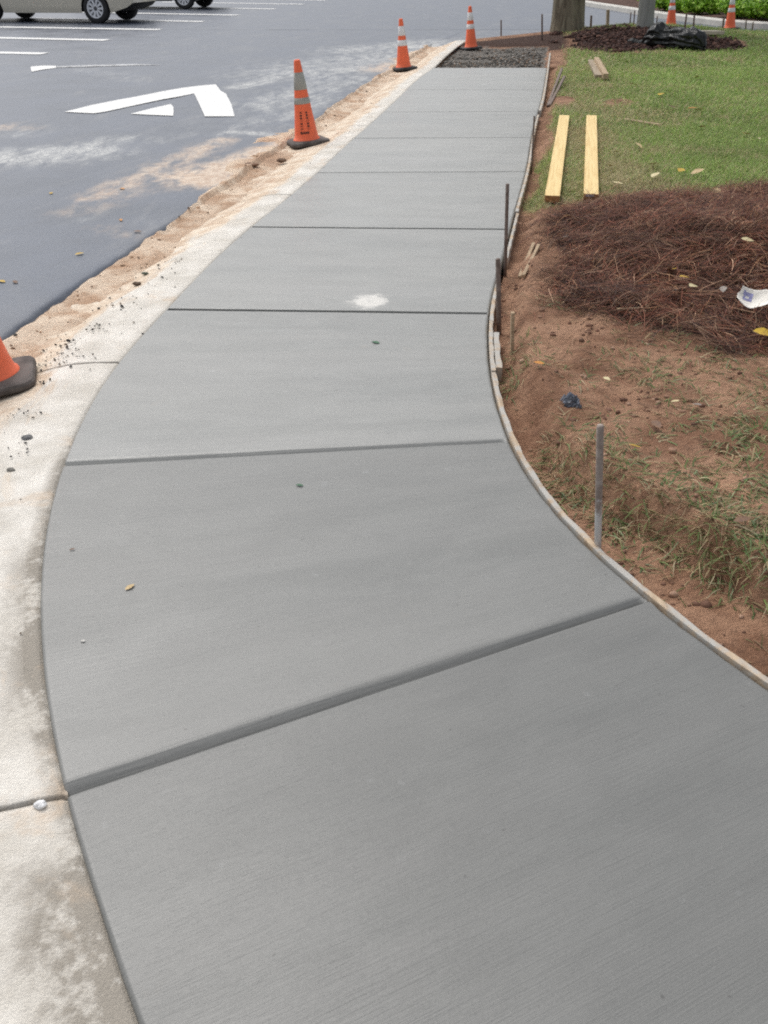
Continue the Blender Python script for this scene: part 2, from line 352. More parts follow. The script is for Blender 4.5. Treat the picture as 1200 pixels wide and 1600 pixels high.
far_y = np.array([24.0, 30, 40, 70, 150]); far_x = np.array([-75.0, -20, 0, 20, 75])
FY, FX = np.meshgrid(far_y, far_x, indexing='ij')
v = np.concatenate([np.stack([XX, YY, ZZ], -1).reshape(-1, 3), np.stack([FX, FY, np.full_like(FX, ASPH_Z)], -1).reshape(-1, 3),
                    np.stack([np.concatenate([A(np.linspace(19, 24, 9)) - .02, np.full(9, 75.0)]), np.tile(np.linspace(19, 24, 9), 2), np.full(18, ASPH_Z - .002) - .07 * (np.tile(np.linspace(19, 24, 9), 2) < 20.2)], -1)])
f = grid_faces(*XX.shape, flip=True).tolist(); n0 = XX.size; f += (grid_faces(*FX.shape) + n0).tolist(); n0 += FX.size
f += [(n0 + q, n0 + 9 + q, n0 + 10 + q, n0 + q + 1) for q in range(8)]
me = mesh('road', v, f); me.polygons.foreach_set('use_smooth', [True] * len(me.polygons))
x, y = v[:, 0], v[:, 1]
dust = np.maximum.reduce([smear(x, y, (0, 240), (120, 232), .85, 1.0), smear(x, y, (90, 235), (185, 212), .5, .8), smear(x, y, (375, 132), (432, 116), .4, 1.0),
    smear(x, y, (365, 200), (455, 206), .22, 1.0), smear(x, y, (420, 160), (545, 118), 1.0, .8), smear(x, y, (470, 110), (640, 78), 2.0, .85), smear(x, y, (560, 75), (700, 62), 1.6, .9),
    smear(x, y, (640, 70), (715, 68), .8, 1.3), smear(x, y, (330, 215), (420, 170), .35, .6), smear(x, y, (450, 180), (500, 150), .35, .8), smear(x, y, (130, 105), (220, 120), .6, .45),
    smear(x, y, (10, 205), (60, 195), .5, .5), smear(x, y, (240, 215), (290, 205), .3, .5), smear(x, y, (95, 345), (125, 335), .12, .55), smear(x, y, (200, 330), (260, 345), .25, .35),
    smear(x, y, (540, 105), (600, 85), .8, 1.0), .42 * np.exp(-((x + .4 - (y - 10) * .25) / 2.2) ** 2) * sstep(7, 11, y)])
clay = np.maximum.reduce([smear(x, y, (150, 300), (345, 213), .30, .85), smear(x, y, (120, 320), (300, 262), .35, .45), smear(x, y, (325, 268), (430, 244), .75, 1.35), smear(x, y, (390, 250), (470, 222), .6, 1.5),
    smear(x, y, (260, 240), (300, 275), .2, .5), smear(x, y, (600, 105), (690, 78), .7, 1.0), smear(x, y, (160, 345), (195, 360), .18, .45), smear(x, y, (0, 190), (25, 195), .4, .6),
    .35 * np.exp(-((A(y) - x) / .04) ** 2) * (fbm(x, y, .4, 3, 99) > .1)])
set_f(me, 'dust', dust); set_f(me, 'clay', clay)
road = tag(link('road', me, ASPH), kind='structure')

def flat_poly(name, pts, m, z, parent):          # painted marking from an outline
    v = [(*G(px, py, z), z) for px, py in pts]
    me = bpy.data.meshes.new(name); bm = bmesh.new(); vs_ = [bm.verts.new(p) for p in v]; fc = bm.faces.new(vs_)
    if fc.normal.z < 0 or True:
        bm.normal_update()
        if fc.normal.z < 0: fc.normal_flip()
    bmesh.ops.triangulate(bm, faces=bm.faces[:]); bm.to_mesh(me); bm.free()
    return link(name, me, m, parent)
MZ = ASPH_Z + .007
t3 = lambda q: [(a / 3, b / 3) for a, b in q]
flat_poly('arrow_marking', t3([(300,524),(430,492),(560,466),(640,452),(760,428),(850,412),(930,402),(1010,395),(1035,425),(1060,440),(1085,490),(1100,545),(960,545),(935,490),(910,438),(840,452),(760,466),(600,500),(500,522),(440,531)]), PAINT, MZ, road)['label'] = 'large white bent arrow painted on the asphalt'
flat_poly('wedge_marking', t3([(612,533),(700,510),(800,487),(812,500),(814,520),(812,542),(700,538)]), PAINT, MZ, road)['label'] = 'small white wedge painted inside the bent arrow'
flat_poly('dash_marking', t3([(143,312),(200,307),(262,308),(262,318),(200,326),(148,336)]), PAINT, MZ, road)['label'] = 'short white dash left of the bent arrow'
flat_poly('faded_line', t3([(264,310),(440,304),(640,299),(760,304),(640,306),(440,312),(264,317)]), PAINT_WORN, MZ, road)
def park_line(y_l, x_r, y_r, w=.36):
    b = Vector((*G(x_r, y_r, MZ), MZ)); a0 = Vector((*G(0, y_l, MZ), MZ)); d = (a0 - b).normalized(); n = Vector((-d.y, d.x, 0)) * w / 2; a = b + d * 5.6
    vv = []; N = 14
    for i in range(N + 1):
        p = b.lerp(a, i / N); j = .006 * math.sin(i * 2.3); vv += [p + n * (1 + j), p - n * (1 - j)]
    return link('parking_line', mesh('parking_line', vv, [(2 * i, 2 * i + 1, 2 * i + 3, 2 * i + 2) for i in range(N)]), PAINT, road)
for a in [(82, 70, 83.5), (59, 168, 62.5), (42, 250, 46), (27.5, 318, 33.5), (16.5, 373, 23.5), (7, 430, 14), (-.5, 474, 6.5), (-6.5, 510, .5)]: park_line(*a)

# ------------------------------------------------------------------ sidewalk slabs
sidewalk = tag(empty('sidewalk'), kind='structure')
JOINTS = [((.25, .02), (1.62, .74))] + [(G(*a), G(*b)) for a, b in [((103,1243),(1006,938)),((97,727),(796,690)),((264,484),(757,491)),((400,355),(787,359)),((498,270),(822,268)),((553,216),(831,215)),((600,175),(842,174)),((636,140),(848,140)),((677,106),(855,105.5))]]
near = np.array([0, .0025, .006, .010, .016, .0165, .018, .026, .0265, .028, .036, .048])
def spaced(length, step):
    n = max(2, int((length - .1) / step)); mid = np.linspace(.048, length - .048, n)[1:-1]
    return np.concatenate([near, mid, (length - near)[::-1]])
for i in range(len(JOINTS) - 1):
    (l0, r0), (l1, r1) = JOINTS[i], JOINTS[i + 1]
    length = .5 * (l1[1] - l0[1] + r1[1] - r0[1]); width = 1.55
    S = spaced(length, .03 if i < 3 else .06); U = spaced(width, .03 if i < 3 else .05)
    SS, UU = np.meshgrid(S / length, U / width, indexing='ij')
    yl = l0[1] + (l1[1] - l0[1]) * SS; yr = r0[1] + (r1[1] - r0[1]) * SS
    gl, gr = .001, .003
    xl = L(yl) + gl; xr = R(yr) - gr
    X = xl + (xr - xl) * UU; Y = yl + (yr - yl) * UU
    dn = SS * length; df = (1 - SS) * length; du = np.minimum(UU, 1 - UU) * width
    fade = .15 + .85 * sstep(.004, .03, (1 - UU) * width)
    wob = 1 + .25 * fbm(X * 1.0, Y, .35, 2, 40 + i)
    Z = .0016 * fbm(X, Y, .5, 3, 20) + .0007 * fbm(X * .3, Y * 4, .3, 2, 21)
    if 0 < i < 3: Z -= .030 * np.clip(1 - dn / (.033 * wob), 0, 1) ** 1.25 * fade
    elif i > 0: wc = .0262 if i < 5 else .0162; Z -= np.where(dn < wc, .07, .0012 * (dn < wc + .001)) * (du > .012)          # wide rounded side of the tooled joint
    if i < len(JOINTS) - 2: Z -= .008 * np.clip(1 - df / .004, 0, 1) ** 2.0
    else: Z -= .01 * np.clip(1 - df / .03, 0, 1) ** 2
    eL = .008 * wob; Z -= .008 * np.clip(1 - UU * width / eL, 0, 1) ** 1.8
    rag = .009 * (1 + .9 * np.clip(fbm(X * 1.0, Y * 1.0, .05, 3, 33), -.6, 1.5)); Z -= .011 * np.clip(1 - (1 - UU) * width / rag, 0, 1) ** 1.4
    # slab sides
    nr, nc = X.shape
    P = np.stack([X, Y, Z], -1); pad = np.zeros((nr + 2, nc + 2, 3)); pad[1:-1, 1:-1] = P
    pad[0, 1:-1] = P[0]; pad[-1, 1:-1] = P[-1]; pad[:, 0] = pad[:, 1]; pad[:, -1] = pad[:, -2]
    for sl in ((0, slice(None)), (-1, slice(None)), (slice(None), 0), (slice(None), -1)): pad[sl + (2,)] = -.10
    me = mesh('concrete_slab', pad.reshape(-1, 3), grid_faces(nr + 2, nc + 2).tolist()); me.polygons.foreach_set('use_smooth', [True] * len(me.polygons))
    me.set_sharp_from_angle(angle=math.radians(40))
    uvs = np.zeros((nr + 2, nc + 2, 2)); uvs[1:-1, 1:-1, 0] = UU * width; uvs[1:-1, 1:-1, 1] = SS * length + i * 3.1
    set_uv(me, uvs.reshape(-1, 2))
    px, py = proj(pad[..., 0], pad[..., 1], pad[..., 2])
    set_f(me, 'dust', sstep(1.25, .35, np.hypot((px - 577) / 40, (py - 471) / 15)).ravel() * 1.0)
    set_f(me, 'tone', np.full(len(me.vertices), [.745, .91, 1.24, 1.32, 1.38, 1.42, 1.38, 1.44, 1.42][i] * 1.06))  # slabs coloured lighter with distance, standing in for grazing sky reflection and vignette
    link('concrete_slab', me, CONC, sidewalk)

# ------------------------------------------------------------------ kerb and gutter
kerb = tag(empty('kerb'), kind='structure')
kj = [-.45, G(100, 1246)[1] + .01, G(186, 553)[1] - .08, 6.7, 9.8, 12.9, 16.0, 18.6, 20.4]
for i in range(len(kj) - 1):
    y0, y1 = kj[i] + .0012, kj[i + 1] - .0012
    S = np.concatenate([[0, .004, .01, .02], np.linspace(.03, y1 - y0 - .03, int((y1 - y0) / (.03 if i < 3 else .06))), (y1 - y0) - np.array([.02, .01, .004, 0])])
    W = np.concatenate([[0, .004, .009, .016, .03], np.linspace(.05, .97, 30), [1.0]])
    SS, WW = np.meshgrid(S, W, indexing='ij')
    # kerb joints run across it at an angle, so the far side sits a little nearer
    Yl = y0 + SS; skew = -.16 * sstep(4.5, 1.0, Yl); Ya = Yl + skew * (1 - 0)
    xl = L(Yl) - .0005; xa = A(Ya) - .05
    X = xl + (xa - xl) * WW; Y = Yl + (Ya - Yl) * WW
    wd = np.hypot(xa - xl, Ya - Yl) * WW
    Z = -.004 - .072 * sstep(.12, .52, wd) + .006 * fbm(X, Y, .25, 4, 51) + .003 * fbm(X, Y, .05, 3, 52)
    Z -= .006 * np.clip(1 - wd / .009, 0, 1) ** 1.6
    e = np.minimum(SS, (y1 - y0) - SS); Z -= .009 * np.clip(1 - e / (.006 + .004 * fbm(X, Y, .04, 3, 63)), 0, 1) ** 1.3
    Z[:, -1] -= .05
    nr, nc = X.shape
    pad = np.stack([X, Y, Z], -1); pad = np.concatenate([pad[:, :1], pad], 1); pad[:, 0, 2] = -.013; pad[:, 0, 0] += .006
    me = mesh('kerb_section', pad.reshape(-1, 3), grid_faces(nr, nc + 1, flip=True).tolist()); me.polygons.foreach_set('use_smooth', [True] * len(me.polygons))
    uvs = np.stack([np.concatenate([SS[:, :1], SS], 1) + i * 4, np.concatenate([WW[:, :1], WW], 1)], -1); set_uv(me, uvs.reshape(-1, 2))
    px, py = proj(pad[..., 0], pad[..., 1], pad[..., 2]); wv = np.concatenate([wd[:, :1], wd], 1)
    cl = sstep(.24, .46, wv) * sstep(800, 640, py) * .62 + .42 * sstep(.03, .3, wv) * sstep(480, 330, py) + .55 * np.exp(-((wv - .27) / .07) ** 2) * sstep(520, 300, py)
    cl += .2 * sstep(.2, .5, wv) * (py < 700) + .22 * fbm(pad[..., 0], pad[..., 1], .5, 4, 68) + .12 + .3 * np.exp(-((px - 40) ** 2 / 60 ** 2 + (py - 590) ** 2 / 60 ** 2))
    cl = cl * (1 - .65 * np.exp(-(((px - 330) / 70) ** 2 + ((py - 395) / 45) ** 2)))
    sn = .9 * sstep(.14, .03, wv + .03 * fbm(pad[..., 0], pad[..., 1], .12, 3, 61)) * sstep(820, 900, py) * sstep(1190, 1120, py) + .35 * sstep(.05, .0, wv)
    sn += 1.25 * sstep(.20, .07, wv + .06 * fbm(pad[..., 0], pad[..., 1], .15, 3, 62)) * sstep(1290, 1420, py) + .55 * sstep(.05, .015, wv) * sstep(680, 720, py)
    set_f(me, 'clay', cl.ravel()); set_f(me, 'stain', sn.ravel())
    ee = np.concatenate([e[:, :1], e], 1) + .004 * fbm(pad[..., 0], pad[..., 1], .03, 3, 66); set_f(me, 'crack', (sstep(.010, .003, ee) * .6).ravel())
    link('kerb_section', me, KERB, kerb)

# ------------------------------------------------------------------ earth on the right, lawn, straw bed, gravel bed
ys = [.2]
while ys[-1] < 24.6: ys.append(ys[-1] + np.clip(.0085 * (ys[-1] + .4), .014, .13))
ys = np.array(ys); k = np.searchsorted(ys, Y_END); ys = np.concatenate([ys[:k], [Y_END, Y_END + .004], ys[k:]])
dd = [0, .004]
while dd[-1] < 14: dd.append(dd[-1] + np.clip(.018 + .012 * max(0, dd[-1] - 1.6), .018, .25))
dd = np.array(dd + [20, 40])
YT, DT = np.meshgrid(ys, dd, indexing='ij')
left = np.where(YT <= Y_END, R(YT) + .016, L(YT) + .01)
XT = left + DT
YC = np.minimum(YT, y_far(XT) + .12 * fbm(XT, XT * 0 + 3, .8, 3, 70))
past = YT - YC
ZT = terrain_z(XT, YC)
ZT[:, 0] = -.2
edge = sstep(.35, 0, y_far(XT) - YC); ZT = ZT * (1 - edge) + (-.03) * edge; ZT = np.where(past > 1e-6, -.1, ZT)
# gravel bed sits a slab's thickness low
PX, PY = proj(XT, YC, ZT)
grav = sstep(Y_END - .01, Y_END + .01, YC) * sstep(19.9, 18.9, YC + .4 * fbm(XT, YC, .8, 3, 71)) * sstep(.1, -.15, XT - R(YC))
ZT = ZT - .05 * grav * sstep(Y_END, Y_END + .3, YC) - .02 * grav
def inside(px, py, poly):
    c = np.zeros(np.shape(px), bool); n = len(poly)
    for i in range(n):
        (x0, y0), (x1, y1) = poly[i], poly[i - 1]
        c ^= ((y0 > py) != (y1 > py)) & (px < (x1 - x0) * (py - y0) / (y1 - y0 + 1e-9) + x0)
    return c
def lawn_w(px, py, x, y):
    nzz = fbm(x, y, .6, 4, 80)
    top = np.interp(px, [820, 850, 900, 1000, 1100, 1200, 1500], [345, 335, 322, 308, 298, 288, 262])
    w = sstep(6, -14, py - top + 10 * nzz) * sstep(.02, .22, x - R(y) + .12 * nzz)
    for cx, cy, rx, ry, a in [(882, 158, 22, 9, 1), (962, 161, 40, 9, .8), (852, 214, 16, 16, .8), (900, 240, 14, 40, .45), (985, 270, 30, 12, .45), (868, 330, 40, 14, .6), (1080, 170, 12, 5, .5), (860, 130, 10, 60, .45)]:
        w = w * (1 - a * sstep(1.3, .4, np.hypot((px - cx) / rx, (py - cy) / ry) + .5 * nzz))
    w = w * (1 - sstep(1.15, .85, np.hypot((px - 985) / 108, (py - 62) / 19) + .42 * nzz)) * (1 - sstep(1.2, .8, np.hypot((px - 1120) / 48, (py - 70) / 10) + .5 * nzz))
    w = w * (1 - sstep(14.2, 15.5, y) * sstep(905, 870, px) * sstep(.9, 1.5, y_far(x) - y + .5 * nzz))
    return w
def straw_w(px, py, x, y):
    nzz = fbm(x, y, .45, 4, 84)
    nzz = nzz + .6 * fbm(x, y, .16, 3, 85); top = np.interp(px, [800, 850, 900, 1000, 1100, 1200, 1500], [352, 340, 326, 312, 302, 292, 262]); bot = np.interp(px, [800, 850, 930, 1000, 1080, 1200, 1500], [400, 470, 492, 505, 526, 548, 590])
    w = sstep(-6, 10, py - top + 9 * nzz) * sstep(22, -34, py - bot + 36 * nzz) * sstep(822, 905, px + 55 * nzz)
    mul = np.maximum(sstep(1.15, .85, np.hypot((px - 985) / 108, (py - 62) / 19) + .42 * nzz), sstep(1.2, .8, np.hypot((px - 1120) / 48, (py - 70) / 10) + .5 * nzz))
    return np.maximum(w, .95 * mul)
LW = lawn_w(PX, PY, XT, YC); SW = np.maximum(straw_w(PX, PY, XT, YC), .95 * sstep(17.8, 18.8, YC + .6 * fbm(XT, YC, .7, 3, 72)) * sstep(.8, -.2, XT - R(YC)) * (1 - grav) * sstep(.8, 1.2, y_far(XT) - YC))
# soil strip behind the gravel
me = mesh('terrain', np.stack([XT, YC, ZT], -1).reshape(-1, 3), grid_faces(*XT.shape).tolist()); me.polygons.foreach_set('use_smooth', [True] * len(me.polygons))
set_f(me, 'lawn', LW.ravel()); set_f(me, 'straw', SW.ravel()); set_f(me, 'gravel', grav.ravel())
tag(link('terrain', me, EARTH), kind='structure')

# ------------------------------------------------------------------ blades, needles, stones (masses nobody could count)
def ribbons(base, az, length, width, lift, droop, col, nseg=3, tipw=.15):
    """curved ribbons: base (n,3), heading az, rise 'lift' (0 flat..1 upright) and droop"""
    n = len(base); V = np.zeros((n, nseg + 1, 2, 3), np.float32)
    hx, hy = np.cos(az), np.sin(az); p = base.copy(); el = np.arcsin(np.clip(lift, -1, 1))
    for s in range(nseg + 1):
        w = width * (1 - (1 - tipw) * (s / nseg) ** 1.5) * .5
        V[:, s, 0] = p + np.stack([-hy * w, hx * w, w * .2], -1); V[:, s, 1] = p - np.stack([-hy * w, hx * w, w * .2], -1)
        st = length / nseg; ce, se = np.cos(el), np.sin(el)
        p = p + np.stack([hx * ce * st, hy * ce * st, se * st], -1); el = el - droop / nseg
        az = az + RNG.normal(0, .12, n); hx, hy = np.cos(az), np.sin(az)
    b = (np.arange(n) * (nseg + 1) * 2)[:, None]
    q = np.concatenate([np.stack([b[:, 0] + 2 * s, b[:, 0] + 2 * s + 1, b[:, 0] + 2 * s + 3, b[:, 0] + 2 * s + 2], -1) for s in range(nseg)], 0)
    return V.reshape(-1, 3), q, np.repeat(col, (nseg + 1) * 2, 0)
def scatter(n, x0, x1, y0, y1, wfun, thr=None):
    x = RNG.uniform(x0, x1, n); y = y0 + (y1 - y0) * RNG.uniform(0, 1, n) ** 1.0
    z = terrain_z(x, y); px, py = proj(x, y, z)
    ok = (RNG.uniform(0, 1, n) < wfun(px, py, x, y)) & (x > R(y) + .02) & (px > -50) & (px < 1300) & (y < y_far(x))
    return x[ok], y[ok], z[ok]
def pal(n, cols, wts, jit=.18):
    c = np.array(cols)[RNG.choice(len(cols), n, p=np.array(wts) / sum(wts))]
    return c * (1 + RNG.normal(0, jit, (n, 1))).clip(.5, 1.6)
# lawn
parts = []
for (nn, y0, y1, x0, x1, wd, ln) in [(150000, 5.2, 9.5, .7, 4.4, .0045, .055), (120000, 9.5, 15, 1.4, 7, .0075, .06), (70000, 15, 24.3, 2.5, 10.5, .013, .07)]:
    x, y, z = scatter(nn, x0, x1, y0, y1, lambda a, b, c_, d_: np.clip(lawn_w(a, b, c_, d_) * 1.1 - .08, 0, 1))
    n = len(x); dry = sstep(.0, .6, fbm(x, y, .9, 4, 90) + .25 * fbm(x, y, .15, 2, 91))
    lp = (1 + .45 * fbm(x, y, 1.3, 4, 93))[:, None]; g = lp * pal(n, [(.27, .39, .09), (.31, .43, .13), (.20, .30, .08), (.40, .45, .19)], [4, 3, 3, 1]); t = pal(n, [(.54, .46, .26), (.44, .38, .21)], [1, 1])
    col = np.where((RNG.uniform(0, 1, n) < .14 + .5 * dry + .3 * sstep(1.6, .4, x - R(y)) + .25 * sstep(7.4, 6.0, y))[:, None], t, g)
    parts.append(ribbons(np.stack([x, y, z - .004], -1), RNG.uniform(0, 6.28, n), ln * RNG.uniform(.5, 1.4, n), wd * RNG.uniform(.7, 1.3, n), RNG.uniform(.35, .95, n), RNG.uniform(.3, 1.5, n), col, 2))
def join_ribbons(name, parts, m, label, cat):
    off = 0; V = []; Q = []; K = []
    for v, q, c in parts: V.append(v); Q.append(q + off); K.append(c); off += len(v)
    me = tri_mesh(name, np.concatenate(V), np.concatenate(Q), np.concatenate(K))
    return tag(link(name, me, m), label, cat, kind='stuff')
join_ribbons('lawn_grass', parts, BLADE, 'short green lawn with dry patches right of the path', 'grass')
# pine straw
parts = []
cols = [(.135, .040, .020), (.20, .068, .036), (.055, .018, .011), (.36, .22, .14), (.15, .075, .036), (.28, .15, .075)]
for nn, ln, lf in [(60000, .17, .10), (30000, .13, .22)]:
    x, y, z = scatter(nn, .7, 4.2, 3.3, 7.4, lambda a, b, c_, d_: np.where(b > 200, np.clip(straw_w(a, b, c_, d_) * 1.15, 0, 1), 0))
    n = len(x); flow = 1.2 * fbm(x, y, .22, 2, 95) * 3.1; cl_ = 1 + .75 * fbm(x, y, .14, 3, 96)[:, None]; zc_ = .045 * np.clip(fbm(x, y, .10, 3, 98) + .15, 0, 1)
    parts.append(ribbons(np.stack([x, y, z + zc_ + RNG.uniform(.0, .045, n) * (.3 + straw_w(*proj(x, y, z), x, y))], -1), flow + RNG.normal(0, .55, n) + (RNG.uniform(0, 1, n) < .5) * math.pi, ln * RNG.uniform(.5, 1.35, n), RNG.uniform(.0018, .0038, n), RNG.normal(.04, lf, n), RNG.normal(.25, .5, n), (pal(n, cols, [3, 3, 4, 1, 2, 1], .25) * cl_.clip(.4, 1.7)), 3, .6))
x, y, z = scatter(16000, .5, 3.6, 3.0, 6.2, lambda a, b, c_, d_: .06 + .35 * sstep(.75, .0, np.abs(d_ - 4.4))); n = len(x)      # loose needles over the earth
parts.append(ribbons(np.stack([x, y, z + .006], -1), RNG.uniform(0, 6.28, n), .12 * RNG.uniform(.4, 1.3, n), RNG.uniform(.0014, .0026, n), RNG.normal(.05, .08, n), RNG.normal(.2, .3, n), pal(n, cols + [(.26, .19, .11)], [2, 3, 1, 2, 2, 2, 2], .2), 3, .6))
join_ribbons('pine_straw', parts, NEEDLE, 'deep bed of reddish brown pine straw beside the path', 'pine straw')
# tufts and trampled weeds on the bare earth
parts = []
tufts = [(1015,585,22,70),(905,590,16,25),(960,560,20,18),(850,470,12,15),(835,560,14,28),(800,600,12,40),(1120,640,30,60),(1190,675,20,90),(1140,690,24,60),(1060,655,20,20),(955,655,16,22),
    (880,705,26,75),(910,735,30,80),(960,720,26,45),(985,745,26,55),(950,770,26,60),(1000,790,24,40),(1030,735,22,25),(1075,745,26,45),(1130,755,30,80),(1175,735,24,70),(1190,790,24,80),(1110,800,24,50),
    (1060,815,22,55),(1000,815,20,40),(960,830,18,40),(1085,815,24,60),(1125,830,28,90),(1160,845,28,100),(1195,865,24,90),(1100,845,18,30),(1040,800,18,30),(900,760,16,30),(870,690,14,25),(1120,585,26,22),
    (1085,555,24,25),(1000,530,20,14),(1170,590,22,25),(1190,625,20,35),(1045,525,10,12),(1150,560,22,20),(935,690,16,20),(1020,690,18,16),(995,880,10,22),(870,740,16,30),(945,800,12,25),(820,540,10,18),(1230,830,30,100),(1240,760,30,90)]
for px, py, r, k in tufts:
    c0 = GT(px, py); rad = r * (c0.y / FPX) * 1.9; k = int(k * (2.6 if py < 700 else 1.5))
    x = c0.x + RNG.normal(0, rad * .6, k); y = c0.y + RNG.normal(0, rad * .8, k); z = terrain_z(x, y)
    dz = RNG.uniform(0, 1, k) < .40
    col = np.where(dz[:, None], pal(k, [(.44, .35, .20), (.35, .27, .15), (.52, .44, .28)], [2, 2, 1]), pal(k, [(.15, .22, .07), (.19, .26, .10), (.12, .18, .07), (.26, .32, .18)], [3, 3, 2, 1]))
    az = np.arctan2(y - c0.y, x - c0.x) + RNG.normal(0, .9, k)
    parts.append(ribbons(np.stack([x, y, z - .003], -1), az, RNG.uniform(.03, .10, k), RNG.uniform(.0028, .006, k), RNG.uniform(.05, .6, k), RNG.uniform(.6, 1.8, k), col, 4, .12))
# sparse trampled blades everywhere on the dirt, and roots hanging from the cut bank
x, y, z = scatter(42000, .5, 3.4, 1.2, 4.4, lambda a, b, c_, d_: .05 + .22 * sstep(.1, .6, fbm(c_, d_, .3, 3, 97)) * (c_ - R(d_) > .25)); n = len(x)
parts.append(ribbons(np.stack([x, y, z + .003], -1), RNG.uniform(0, 6.28, n), RNG.uniform(.02, .07, n), RNG.uniform(.002, .0045, n), RNG.uniform(.02, .35, n), RNG.uniform(.1, 1, n), pal(n, [(.30, .22, .12), (.22, .16, .09), (.12, .16, .055), (.16, .10, .06)], [3, 3, 3, 2]), 3, .2))
y = RNG.uniform(1.2, 2.9, 420); d_ = (.10 + .24 * sstep(2.9, 1.9, y)) * RNG.uniform(.95, 1.5, 420); x = R(y) + d_; n = 420
parts.append(ribbons(np.stack([x, y, terrain_z(x, y) + .004], -1), RNG.normal(3.9, .8, n), RNG.uniform(.03, .11, n), RNG.uniform(.0012, .0028, n), RNG.uniform(-.5, .3, n), RNG.uniform(.4, 1.6, n), pal(n, [(.30, .20, .12), (.20, .12, .07), (.38, .29, .17)], [2, 2, 1]), 4, .4))
join_ribbons('weed_grass', parts, BLADE, 'trampled tufts of weedy grass on the bare red earth', 'grass')

def crumbs(name, pts, sizes, cols, m, label, cat):
    n = len(pts); ico = bmesh.new(); bmesh.ops.create_icosphere(ico, subdivisions=1, radius=1); ico.verts.ensure_lookup_table()
    bv = np.array([v_.co[:] for v_ in ico.verts]); bf = np.array([[v_.index for v_ in f_.verts] for f_ in ico.faces]); ico.free()
    V = bv[None] * RNG.uniform(.55, 1.3, (n, len(bv), 1)) * np.asarray(sizes)[:, None, None] * RNG.uniform(.6, 1.3, (n, 1, 3)) * np.array([1, 1, .7])
    V = V + np.asarray(pts)[:, None]; Fa = bf[None] + (np.arange(n) * len(bv))[:, None, None]
    return tag(link(name, tri_mesh(name, V.reshape(-1, 3), Fa.reshape(-1, 3), np.repeat(cols, len(bv), 0)), m), label, cat, kind='stuff')
def gutter_z(x, y):
    wd = (L(y) - x); return -.004 - .072 * sstep(.12, .52, wd * .95)
P = []; SZ = []
for px, py, rx, ry, k in [(112,545,26,22,60),(85,560,30,14,40),(150,512,20,10,25),(60,585,14,20,25),(190,470,30,18,22),(240,430,30,20,18),(262,410,30,14,14),(40,650,30,14,14),(210,505,40,24,14),(330,400,50,30,10),(390,300,30,20,8),(30,700,20,20,8),(480,262,60,20,12),(540,200,40,20,10),(30,900,20,160,3),(580,165,40,16,10)]:
    for _ in range(k):
        a, b = px + RNG.normal(0, rx * .6), py + RNG.normal(0, ry * .6); x, y = G(a, b, -.05)
        if x < L(y) - .02 and x > A(y) + .02: x, y = G(a, b, float(gutter_z(x, y))); P.append((x, y, float(gutter_z(x, y)) + .004)); SZ.append(abs(RNG.normal(0, .0028)) + .0016)
n = len(P); crumbs('asphalt_crumbs', np.array(P), np.array(SZ), pal(n, [(.05, .05, .052), (.09, .085, .08), (.20, .16, .12)], [4, 2, 2]), STONE, 'dark crumbs of asphalt scattered along the pale gutter', 'gravel')
x = RNG.uniform(.6, 3.2, 14000); y = RNG.uniform(Y_END + .01, 19.9, 14000); ok = (x > L(y) + .03) & (x < R(y) - .02) & (RNG.uniform(-.25, .55, 14000) < fbm(x, y, .55, 4, 73) + .3 * sstep(16.5, Y_END + .1, y)) & (y + .9 * fbm(x, y, .6, 3, 74) + np.abs(RNG.normal(0, .5, 14000)) < 19.4); x, y = x[ok], y[ok]; n = len(x)
crumbs('crushed_gravel', np.stack([x, y, terrain_z(x, y) - .07 + .05 * (1 - sstep(Y_END, Y_END + .3, y)) + RNG.uniform(-.01, .015, n)], -1), RNG.uniform(.010, .028, n), pal(n, [(.12, .11, .098), (.19, .175, .155), (.34, .32, .29), (.08, .07, .06), (.22, .15, .10)], [4, 3, 1.5, 2, 2], .25), STONE, 'grey crushed stone bed waiting for concrete beyond the poured slabs', 'gravel')
x, y, z = scatter(14000, .5, 3.4, 1.2, 5.0, lambda a, b, c_, d_: .10 + .5 * sstep(.0, .5, fbm(c_, d_, .3, 3, 120))); n = len(x)
crumbs('soil_clods', np.stack([x, y, z + .001], -1), np.abs(RNG.normal(0, .006, n)) + .0022, pal(n, [(.26, .15, .10), (.17, .09, .06), (.36, .23, .16)], [3, 3, 1]), STONE, 'small clods of red soil loose on the bare earth', 'soil')
# bark mulch round the trees
x = RNG.uniform(3.2, 8.4, 9000); y = RNG.uniform(17.4, 23.6, 9000); z = terrain_z(x, y); px, py = proj(x, y, z); ok = (straw_w(px, py, x, y) > .5) & (y < y_far(x)); x, y, z = x[ok], y[ok], z[ok]; n = len(x)
crumbs('bark_mulch', np.stack([x, y, z + RNG.uniform(0, .03, n)], -1), RNG.uniform(.02, .05, n), pal(n, [(.085, .042, .032), (.13, .068, .05), (.055, .03, .025)], [3, 2, 3], .25), STONE, 'mound of dark red bark mulch round the tree trunks', 'mulch')

